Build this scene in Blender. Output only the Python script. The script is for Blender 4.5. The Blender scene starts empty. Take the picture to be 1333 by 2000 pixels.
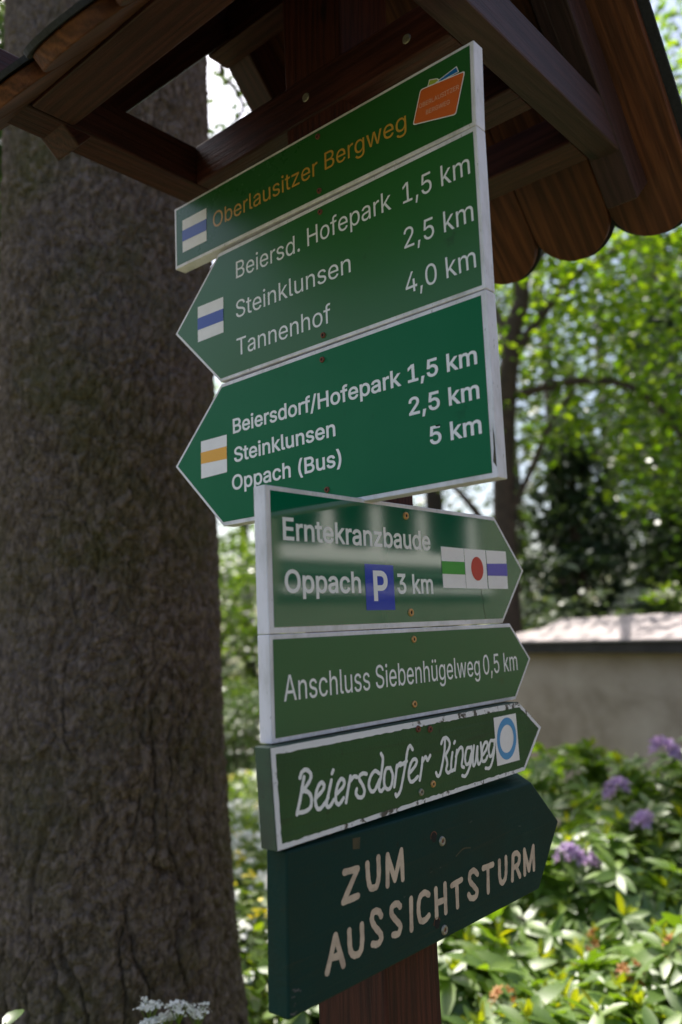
import bpy, math, random, json
import numpy as np
from mathutils import Vector, Matrix
from mathutils.geometry import delaunay_2d_cdt

random.seed(7)
RNG = np.random.default_rng(11)
SC = bpy.context.scene
COL = SC.collection
R = math.radians

# ------------------------------------------------------------------ camera
cam_d = bpy.data.cameras.new('camera')
cam = bpy.data.objects.new('camera', cam_d)
COL.objects.link(cam)
SC.camera = cam
_r = Vector((0.658747, -0.751169, -0.042383)); _u = Vector((-0.078294, -0.12447, 0.98913)); _f = Vector((0.748279, 0.648268, 0.140806))
CAM = Vector((-0.88272, -0.72468, 1.6))
m = Matrix.Identity(4)
for i in range(3):
    m[i][0], m[i][1], m[i][2], m[i][3] = _r[i], _u[i], -_f[i], CAM[i]
cam.matrix_world = m
cam_d.sensor_fit = 'HORIZONTAL'
cam_d.sensor_width = 24.0
cam_d.lens = 24.0 * 1638.74 / 1333.0
cam_d.clip_start = 0.02
cam_d.clip_end = 900.0
cam_d.dof.use_dof = True
cam_d.dof.focus_distance = 1.18
cam_d.dof.aperture_fstop = 2.8
cam_d.dof.aperture_blades = 0

# ------------------------------------------------------------------ light
SUN_AZ, SUN_EL = R(74), R(57)
world = bpy.data.worlds.new('World')
SC.world = world
world.use_nodes = True
wn = world.node_tree
bg = wn.nodes['Background']
sky = wn.nodes.new('ShaderNodeTexSky')
sky.sky_type = 'NISHITA'
sky.sun_disc = False
sky.sun_elevation = SUN_EL
sky.sun_rotation = R(90) - SUN_AZ
sky.air_density = 1.0
sky.dust_density = 4.0
sky.ozone_density = 1.0
wn.links.new(sky.outputs[0], bg.inputs[0])
bg.inputs[1].default_value = 0.15
sun_d = bpy.data.lights.new('sun', 'SUN')
sun_d.energy = 5.0
sun_d.angle = R(0.5)
sun_d.color = (1.0, 0.95, 0.87)
sun = bpy.data.objects.new('sun', sun_d)
COL.objects.link(sun)
_sd = Vector((math.cos(SUN_EL) * math.cos(SUN_AZ), math.cos(SUN_EL) * math.sin(SUN_AZ), math.sin(SUN_EL)))
sun.rotation_euler = _sd.to_track_quat('Z', 'Y').to_euler()
SC.view_settings.view_transform = 'Standard'
SC.view_settings.look = 'None'
SC.view_settings.exposure = 0.85
SC.view_settings.gamma = 1.0
SC.view_settings.use_curve_mapping = False
SC.cycles.max_bounces = 8
SC.cycles.diffuse_bounces = 4
SC.cycles.transmission_bounces = 6
SC.cycles.transparent_max_bounces = 6
SC.cycles.use_denoising = True

# ------------------------------------------------------------------ materials
def newmat(name):
    mt = bpy.data.materials.new(name)
    mt.use_nodes = True
    nt = mt.node_tree
    return mt, nt, nt.nodes['Principled BSDF']

def ramp(nt, src, stops):
    r = nt.nodes.new('ShaderNodeValToRGB')
    el = r.color_ramp.elements
    el[0].position, el[0].color = stops[0][0], (*stops[0][1], 1)
    el[1].position, el[1].color = stops[-1][0], (*stops[-1][1], 1)
    for p, c in stops[1:-1]:
        e = el.new(p); e.color = (*c, 1)
    nt.links.new(src, r.inputs[0])
    return r.outputs[0]

def noise(nt, vec, scale, detail=4, rough=0.55, dist=0.0):
    n = nt.nodes.new('ShaderNodeTexNoise')
    n.inputs['Scale'].default_value = scale
    n.inputs['Detail'].default_value = detail
    n.inputs['Roughness'].default_value = rough
    n.inputs['Distortion'].default_value = dist
    if vec is not None: nt.links.new(vec, n.inputs['Vector'])
    return n.outputs[0]

def coords(nt, kind='Object', scale=(1, 1, 1), loc=(0, 0, 0)):
    t = nt.nodes.new('ShaderNodeTexCoord')
    mp = nt.nodes.new('ShaderNodeMapping')
    mp.inputs['Scale'].default_value = scale
    mp.inputs['Location'].default_value = loc
    nt.links.new(t.outputs[kind], mp.inputs[0])
    return mp.outputs[0]

def mix(nt, fac, a, b, mode='MIX'):
    n = nt.nodes.new('ShaderNodeMix')
    n.data_type = 'RGBA'; n.blend_type = mode
    for s, v in ((n.inputs[0], fac), (n.inputs[6], a), (n.inputs[7], b)):
        if isinstance(v, (int, float)): s.default_value = v
        elif isinstance(v, tuple): s.default_value = (*v, 1)
        else: nt.links.new(v, s)
    return n.outputs[2]

def bump(nt, bs, h, strength, dist):
    b = nt.nodes.new('ShaderNodeBump')
    b.inputs['Strength'].default_value = strength
    b.inputs['Distance'].default_value = dist
    nt.links.new(h, b.inputs['Height'])
    nt.links.new(b.outputs[0], bs.inputs['Normal'])
    return b

def maprange(nt, src, a, b, c, d):
    n = nt.nodes.new('ShaderNodeMapRange')
    for i, v in enumerate((a, b, c, d)): n.inputs[1 + i].default_value = v
    nt.links.new(src, n.inputs[0])
    return n.outputs[0]

def wood_mat(name, dark, mid, light, rough=0.55, grain=1.0, loc=(0, 0, 0)):
    """stained timber, grain along local X, offset per object"""
    mt, nt, bs = newmat(name)
    t = nt.nodes.new('ShaderNodeTexCoord')
    oi = nt.nodes.new('ShaderNodeObjectInfo')
    add = nt.nodes.new('ShaderNodeVectorMath'); add.operation = 'ADD'
    sc = nt.nodes.new('ShaderNodeVectorMath'); sc.operation = 'SCALE'; sc.inputs['Scale'].default_value = 7.0
    comb = nt.nodes.new('ShaderNodeCombineXYZ')
    for i in range(3): nt.links.new(oi.outputs['Random'], comb.inputs[i])
    nt.links.new(comb.outputs[0], sc.inputs[0])
    nt.links.new(t.outputs['Object'], add.inputs[0]); nt.links.new(sc.outputs[0], add.inputs[1])
    mp = nt.nodes.new('ShaderNodeMapping'); mp.inputs['Scale'].default_value = (3.2 * grain, 62 * grain, 62 * grain)
    nt.links.new(add.outputs[0], mp.inputs[0])
    w = nt.nodes.new('ShaderNodeTexWave'); w.wave_type = 'BANDS'; w.bands_direction = 'DIAGONAL'
    w.inputs['Scale'].default_value = 0.55; w.inputs['Distortion'].default_value = 9.0; w.inputs['Detail'].default_value = 3
    w.inputs['Detail Scale'].default_value = 1.3
    nt.links.new(mp.outputs[0], w.inputs['Vector'])
    n2 = noise(nt, mp.outputs[0], 5.0, 5, 0.6)
    mp3 = nt.nodes.new('ShaderNodeMapping'); mp3.inputs['Scale'].default_value = (3, 7, 7)
    nt.links.new(add.outputs[0], mp3.inputs[0])
    n3 = noise(nt, mp3.outputs[0], 1.4, 3, 0.5)
    c = ramp(nt, w.outputs[1], [(0.0, dark), (0.45, mid), (1.0, light)])
    c2 = ramp(nt, n2, [(0.3, tuple(v * 0.55 for v in mid)), (0.7, light)])
    c = mix(nt, 0.45, c, c2)
    c3 = ramp(nt, n3, [(0.3, (0.55, 0.55, 0.6)), (0.65, (1.15, 1.1, 1.05))])
    c = mix(nt, 0.8, c, c3, 'MULTIPLY')
    nt.links.new(c, bs.inputs['Base Color'])
    mp4 = nt.nodes.new('ShaderNodeMapping'); mp4.inputs['Scale'].default_value = (5, 13, 13)
    nt.links.new(add.outputs[0], mp4.inputs[0])
    vo = nt.nodes.new('ShaderNodeTexVoronoi'); vo.inputs['Scale'].default_value = 1.0; nt.links.new(mp4.outputs[0], vo.inputs['Vector'])
    kn = maprange(nt, vo.outputs['Distance'], 0.05, 0.13, 1.0, 0.0)
    c = mix(nt, kn, c, tuple(v * 0.35 for v in dark))
    nt.links.new(c, bs.inputs['Base Color'])
    bs.inputs['Roughness'].default_value = rough
    bs.inputs['Specular IOR Level'].default_value = 0.3
    mp5 = nt.nodes.new('ShaderNodeMapping'); mp5.inputs['Scale'].default_value = (1.2, 90, 90)
    nt.links.new(add.outputs[0], mp5.inputs[0])
    chk = noise(nt, mp5.outputs[0], 1.0, 3, 0.5)
    hs = nt.nodes.new('ShaderNodeMath'); hs.operation = 'MULTIPLY_ADD'; hs.inputs[1].default_value = 0.6
    nt.links.new(maprange(nt, chk, 0.30, 0.36, 0.0, 1.0), hs.inputs[0]); nt.links.new(n2, hs.inputs[2])
    bump(nt, bs, hs.outputs[0], 0.45, 0.003)
    return mt

def paint(name, col, rough=0.35, dirt=(0.3, 0.27, 0.25), amount=0.25, dscale=9.0, bmp=0.1, coat=0.0, ior=1.5, streak=False):
    mt, nt, bs = newmat(name)
    v = coords(nt, 'Object', (1, 1, 0.35) if streak else (1, 1, 1))
    n = noise(nt, v, dscale, 6, 0.65)
    n2 = noise(nt, v, dscale * 9, 4, 0.6)
    f = maprange(nt, n, 0.42, 0.70, 0.0, amount)
    c = mix(nt, f, col, dirt)
    sp = maprange(nt, n2, 0.66, 0.74, 0.0, min(1.0, amount * 1.6))
    c = mix(nt, sp, c, tuple(x * 0.6 for x in dirt))
    nt.links.new(c, bs.inputs['Base Color'])
    rr = maprange(nt, n, 0.3, 0.7, rough * 0.85, min(1, rough * 1.3))
    nt.links.new(rr, bs.inputs['Roughness'])
    bs.inputs['IOR'].default_value = ior
    if bmp: bump(nt, bs, n2, bmp, 0.0006)
    if coat: bs.inputs['Coat Weight'].default_value = coat; bs.inputs['Coat Roughness'].default_value = 0.03
    return mt

def painted_wood(name, col, dirt, rough, ior, amount, length=(2.2, 40, 70)):
    mt = paint(name, col, rough, dirt, amount, 9, 0.0, ior=ior)
    nt = mt.node_tree; bs = nt.nodes['Principled BSDF']
    v = coords(nt, 'Object', length)
    g = noise(nt, v, 1.0, 5, 0.6, 0.6); f = noise(nt, coords(nt, 'Object'), 300, 3, 0.6)
    a = nt.nodes.new('ShaderNodeMath'); a.operation = 'MULTIPLY_ADD'; a.inputs[1].default_value = 0.25
    nt.links.new(f, a.inputs[0]); nt.links.new(g, a.inputs[2])
    bump(nt, bs, a.outputs[0], 0.7, 0.0022)
    old = bs.inputs['Base Color'].links[0].from_socket
    c = mix(nt, maprange(nt, g, 0.60, 0.68, 0, 0.5), old, dirt)
    nt.links.new(c, bs.inputs['Base Color'])
    return mt

def flaky_white(name):
    """white border paint, flaked away here and there to dark wood"""
    mt, nt, bs = newmat(name)
    v = coords(nt, 'Object', (1, 1, 1))
    n = noise(nt, v, 34, 7, 0.72, 0.4)
    n2 = noise(nt, v, 7, 3, 0.5)
    s = nt.nodes.new('ShaderNodeMath'); s.operation = 'MULTIPLY_ADD'; s.inputs[1].default_value = 0.45
    nt.links.new(n2, s.inputs[0]); nt.links.new(n, s.inputs[2])
    f = maprange(nt, s.outputs[0], 0.785, 0.82, 0.0, 1.0)
    c = mix(nt, f, (0.70, 0.68, 0.74), (0.06, 0.05, 0.05))
    nt.links.new(c, bs.inputs['Base Color'])
    bs.inputs['Roughness'].default_value = 0.5
    bump(nt, bs, n, 0.3, 0.0006)
    return mt

def leaf_mat(name, c1, c2, c3, rough=0.35, trans=0.35, tcol=None, spec=0.5, ao=False):
    mt, nt, bs = newmat(name)
    g = nt.nodes.new('ShaderNodeNewGeometry')
    oi = nt.nodes.new('ShaderNodeObjectInfo')
    a = nt.nodes.new('ShaderNodeMath'); a.operation = 'ADD'
    nt.links.new(g.outputs['Random Per Island'], a.inputs[0]); nt.links.new(oi.outputs['Random'], a.inputs[1])
    fr = nt.nodes.new('ShaderNodeMath'); fr.operation = 'FRACT'; nt.links.new(a.outputs[0], fr.inputs[0])
    c = ramp(nt, fr.outputs[0], [(0.0, c1), (0.55, c2), (1.0, c3)])
    nt.links.new(c, bs.inputs['Base Color'])
    bs.inputs['Roughness'].default_value = rough
    bs.inputs['Specular IOR Level'].default_value = spec
    tr = nt.nodes.new('ShaderNodeBsdfTranslucent')
    tc = mix(nt, 1.0, c, tcol or (1.9, 1.7, 0.5), 'MULTIPLY')
    nt.links.new(tc, tr.inputs[0])
    ms = nt.nodes.new('ShaderNodeMixShader'); ms.inputs[0].default_value = trans
    nt.links.new(bs.outputs[0], ms.inputs[1]); nt.links.new(tr.outputs[0], ms.inputs[2])
    nt.links.new(ms.outputs[0], nt.nodes['Material Output'].inputs[0])
    return mt

def plain(name, col, rough=0.5, metal=0.0, var=0.25, scale=30, bmp=0.2):
    mt, nt, bs = newmat(name)
    n = noise(nt, coords(nt), scale, 4)
    c = mix(nt, maprange(nt, n, 0.3, 0.7, 0, 1), tuple(x * (1 - var) for x in col), tuple(min(1, x * (1 + var)) for x in col))
    nt.links.new(c, bs.inputs['Base Color'])
    bs.inputs['Roughness'].default_value = rough
    bs.inputs['Metallic'].default_value = metal
    if bmp: bump(nt, bs, n, bmp, 0.001)
    return mt

M = {}
M['beam'] = wood_mat('stained timber', (0.024, 0.007, 0.006), (0.048, 0.013, 0.010), (0.076, 0.022, 0.017), 0.5)
M['beam_grey'] = wood_mat('greyer stained timber', (0.026, 0.012, 0.012), (0.042, 0.018, 0.018), (0.060, 0.027, 0.027), 0.5)  # near tie beam and rafters: greyer, slightly purple stain
M['plank'] = wood_mat('larch planks', (0.046, 0.013, 0.006), (0.095, 0.027, 0.012), (0.165, 0.055, 0.022), 0.55, 0.8)
M['post'] = wood_mat('stained post', (0.020, 0.004, 0.003), (0.052, 0.010, 0.006), (0.082, 0.019, 0.011), 0.7, 1.4)
M['felt'] = plain('bitumen felt', (0.018, 0.018, 0.022), 0.85, 0, 0.4, 200, 0.5)
M['white'] = paint('white board paint', (0.74, 0.70, 0.78), 0.42, (0.27, 0.26, 0.22), 0.55, 26, 0.2, streak=True)
M['foil_dark'] = paint('dark green foil', (0.021, 0.104, 0.025), 0.27, (0.035, 0.09, 0.035), 0.3, 3.5, 0.02, ior=1.4)
M['foil_mid'] = paint('green foil', (0.025, 0.120, 0.030), 0.3, (0.035, 0.09, 0.035), 0.3, 3.0, 0.02, ior=1.4)
M['foil_emerald'] = paint('emerald foil', (0.0, 0.125, 0.050), 0.5, (0.0, 0.07, 0.03), 0.15, 3.0, 0.02, ior=1.3)
M['foil_gloss'] = paint('glossy emerald foil', (0.0, 0.105, 0.052), 0.055, (0.004, 0.09, 0.045), 0.2, 3.0, 0.0, ior=2.0)
M['foil_olive'] = paint('weathered green foil', (0.020, 0.105, 0.036), 0.2, (0.05, 0.10, 0.03), 0.3, 3.0, 0.03, ior=1.5)
M['paint_green'] = painted_wood('brushed green paint', (0.024, 0.078, 0.026), (0.03, 0.042, 0.02), 0.42, 1.33, 0.35)
M['paint_green_side'] = paint('green board end', (0.035, 0.070, 0.045), 0.6, (0.05, 0.045, 0.035), 0.7, 16, 0.4)
M['paint_petrol'] = painted_wood('dark petrol paint', (0.004, 0.030, 0.027), (0.026, 0.034, 0.022), 0.5, 1.2, 0.45)
M['flaky'] = flaky_white('flaking white border paint')
M['letter_white'] = paint('white foil lettering', (0.78, 0.76, 0.80), 0.35, (0.5, 0.5, 0.5), 0.15, 30, 0)
M['letter_gold'] = paint('golden foil lettering', (0.56, 0.29, 0.045), 0.35, (0.3, 0.2, 0.06), 0.2, 30, 0)
M['letter_cream'] = paint('cream painted letters', (0.58, 0.45, 0.36), 0.6, (0.24, 0.16, 0.12), 0.55, 45, 0.3)
M['marker_white'] = paint('white marker', (0.80, 0.76, 0.80), 0.4, (0.5, 0.45, 0.5), 0.2, 25, 0)
M['blue'] = paint('blue marker', (0.015, 0.055, 0.36), 0.3, (0.02, 0.06, 0.3), 0.2, 20, 0)
M['yellow'] = paint('yellow marker', (0.78, 0.36, 0.02), 0.35, (0.6, 0.3, 0.03), 0.2, 20, 0)
M['green_mark'] = paint('green marker', (0.03, 0.30, 0.02), 0.3, (0.05, 0.25, 0.04), 0.2, 20, 0)
M['red'] = paint('red dot', (0.52, 0.022, 0.014), 0.3, (0.4, 0.06, 0.03), 0.3, 20, 0)
M['violet'] = paint('violet blue marker', (0.09, 0.07, 0.46), 0.2, (0.1, 0.08, 0.4), 0.2, 20, 0)
M['sky_blue'] = paint('sky blue ring', (0.06, 0.27, 0.58), 0.4, (0.1, 0.3, 0.5), 0.2, 20, 0)
M['parking'] = paint('parking blue', (0.008, 0.035, 0.42), 0.08, (0.01, 0.04, 0.4), 0.1, 20, 0, ior=1.62)
M['orange'] = paint('orange emblem', (0.62, 0.12, 0.025), 0.35, (0.5, 0.14, 0.05), 0.2, 20, 0)
M['lime'] = paint('lime emblem', (0.38, 0.42, 0.05), 0.35, (0.3, 0.35, 0.08), 0.2, 20, 0)
M['azure'] = paint('azure emblem', (0.01, 0.14, 0.40), 0.35, (0.02, 0.14, 0.35), 0.2, 20, 0)
M['brass'] = plain('yellow zinc screw', (0.55, 0.30, 0.12), 0.45, 0.6, 0.3, 300, 0.2)
M['rust'] = plain('rusty screw', (0.16, 0.05, 0.03), 0.7, 0.2, 0.4, 400, 0.3)
M['steel'] = plain('dull steel screw', (0.30, 0.27, 0.22), 0.5, 0.6, 0.3, 300, 0.2)
M['hole'] = plain('dark hole', (0.006, 0.004, 0.004), 0.9, 0, 0.2)
M['tape'] = paint('brown stain on board', (0.05, 0.038, 0.018), 0.6, (0.02, 0.03, 0.02), 0.8, 60, 0.2)
M['bark'] = None
M['twig'] = plain('bark of background tree', (0.055, 0.038, 0.028), 0.9, 0, 0.35, 14, 0.8)
M['stem'] = plain('shrub stem', (0.07, 0.055, 0.03), 0.8, 0, 0.3, 40, 0.4)

# ------------------------------------------------------------------ mesh helpers
def link(o, parent=None):
    COL.objects.link(o)
    if parent is not None: o.parent = parent
    return o

def mesh_obj(name, verts, faces, mat, parent=None, smooth=False, loc=None, rot=None):
    me = bpy.data.meshes.new(name)
    me.from_pydata([tuple(v) for v in verts], [], faces)
    me.materials.append(mat)
    if smooth: me.polygons.foreach_set('use_smooth', [True] * len(me.polygons))
    me.update()
    o = bpy.data.objects.new(name, me)
    link(o, parent)
    if loc: o.location = loc
    if rot: o.rotation_euler = rot
    return o

def np_mesh(name, verts, faces, mat, parent=None, smooth=False):
    """verts (N,3), faces (M,k) arrays"""
    me = bpy.data.meshes.new(name)
    n, (fm, k) = len(verts), faces.shape
    me.vertices.add(n); me.vertices.foreach_set('co', np.asarray(verts, dtype=np.float32).ravel())
    me.loops.add(fm * k); me.loops.foreach_set('vertex_index', faces.astype(np.int32).ravel())
    me.polygons.add(fm); me.polygons.foreach_set('loop_start', np.arange(0, fm * k, k, dtype=np.int32))
    me.polygons.foreach_set('loop_total', np.full(fm, k, dtype=np.int32))
    if smooth: me.polygons.foreach_set('use_smooth', np.ones(fm, dtype=bool))
    me.update(calc_edges=True)
    me.materials.append(mat)
    o = bpy.data.objects.new(name, me)
    return link(o, parent)

def thing(name, label, cat, loc=(0, 0, 0), rz=0.0, group=None):
    o = bpy.data.objects.new(name, None)
    o.empty_display_size = 0.1
    COL.objects.link(o)
    o.location = loc; o.rotation_euler = (0, 0, rz)
    o['label'] = label; o['category'] = cat
    if group: o['group'] = group
    return o

def tag(o, **k):
    for a, b in k.items(): o[a] = b
    return o

def bevel(o, w=0.003, seg=2):
    md = o.modifiers.new('edge', 'BEVEL'); md.width = w; md.segments = seg; md.limit_method = 'ANGLE'
    return o

def box(name, lo, hi, mat, parent=None, bev=0.003, axis=None):
    """axis-aligned timber: local X is the long side so the grain follows it"""
    lo, hi = Vector(lo), Vector(hi); c = (lo + hi) / 2; d = hi - lo
    if axis is None: axis = max(range(3), key=lambda i: d[i])
    rot = (0, 0, 0); s = [d.x, d.y, d.z]
    if axis == 1: rot = (0, 0, R(90)); s = [d.y, d.x, d.z]
    if axis == 2: rot = (0, R(-90), 0); s = [d.z, d.y, d.x]
    h = [v / 2 for v in s]
    vs = [(x * h[0], y * h[1], z * h[2]) for x in (-1, 1) for y in (-1, 1) for z in (-1, 1)]
    fs = [(0, 1, 3, 2), (4, 6, 7, 5), (0, 4, 5, 1), (2, 3, 7, 6), (0, 2, 6, 4), (1, 5, 7, 3)]
    o = mesh_obj(name, vs, fs, mat, parent, loc=c, rot=rot)
    if bev: bevel(o, bev)
    return o

def prism_xz(name, pts, y0, y1, mat, parent, bev=0.0):
    """polygon in the local x-z plane, extruded from y0 (front, towards the viewer) to y1"""
    n = len(pts)
    vs = [(p[0], y0, p[1]) for p in pts] + [(p[0], y1, p[1]) for p in pts]
    fs = [tuple(range(n)), tuple(range(2 * n - 1, n - 1, -1))] + [(i, i + n, (i + 1) % n + n, (i + 1) % n) for i in range(n)]
    o = mesh_obj(name, vs, fs, mat, parent)
    me = o.data
    import bmesh
    bm = bmesh.new(); bm.from_mesh(me); bmesh.ops.recalc_face_normals(bm, faces=bm.faces); bm.to_mesh(me); bm.free()
    if bev: bevel(o, bev)
    return o

def tube(path, radii, seg=8, cap=True):
    """verts, faces of a tapered tube along a path"""
    P = [Vector(p) for p in path]; vs, fs = [], []
    n = len(P)
    t0 = (P[1] - P[0]).normalized(); a = t0.orthogonal().normalized()
    for i, p in enumerate(P):
        t = (P[min(i + 1, n - 1)] - P[max(i - 1, 0)]).normalized()
        a = (a - t * a.dot(t)).normalized(); b = t.cross(a)
        for k in range(seg):
            w = 2 * math.pi * k / seg
            vs.append(p + (a * math.cos(w) + b * math.sin(w)) * radii[i])
    for i in range(n - 1):
        for k in range(seg):
            fs.append((i * seg + k, i * seg + (k + 1) % seg, (i + 1) * seg + (k + 1) % seg, (i + 1) * seg + k))
    if cap:
        fs.append(tuple(range(seg - 1, -1, -1))); fs.append(tuple((n - 1) * seg + k for k in range(seg)))
    return vs, fs

def smooth_path(pts, k=6):
    """Catmull-Rom through the points (any dimension)"""
    P = [np.array(p, float) for p in pts]
    if len(P) < 3: return P
    Q = [2 * P[0] - P[1]] + P + [2 * P[-1] - P[-2]]
    out = []
    for i in range(1, len(Q) - 2):
        p0, p1, p2, p3 = Q[i - 1:i + 3]
        for j in range(k):
            t = j / k
            out.append(0.5 * ((2 * p1) + (-p0 + p2) * t + (2 * p0 - 5 * p1 + 4 * p2 - p3) * t * t + (-p0 + 3 * p1 - 3 * p2 + p3) * t ** 3))
    out.append(P[-1])
    return out

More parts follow.
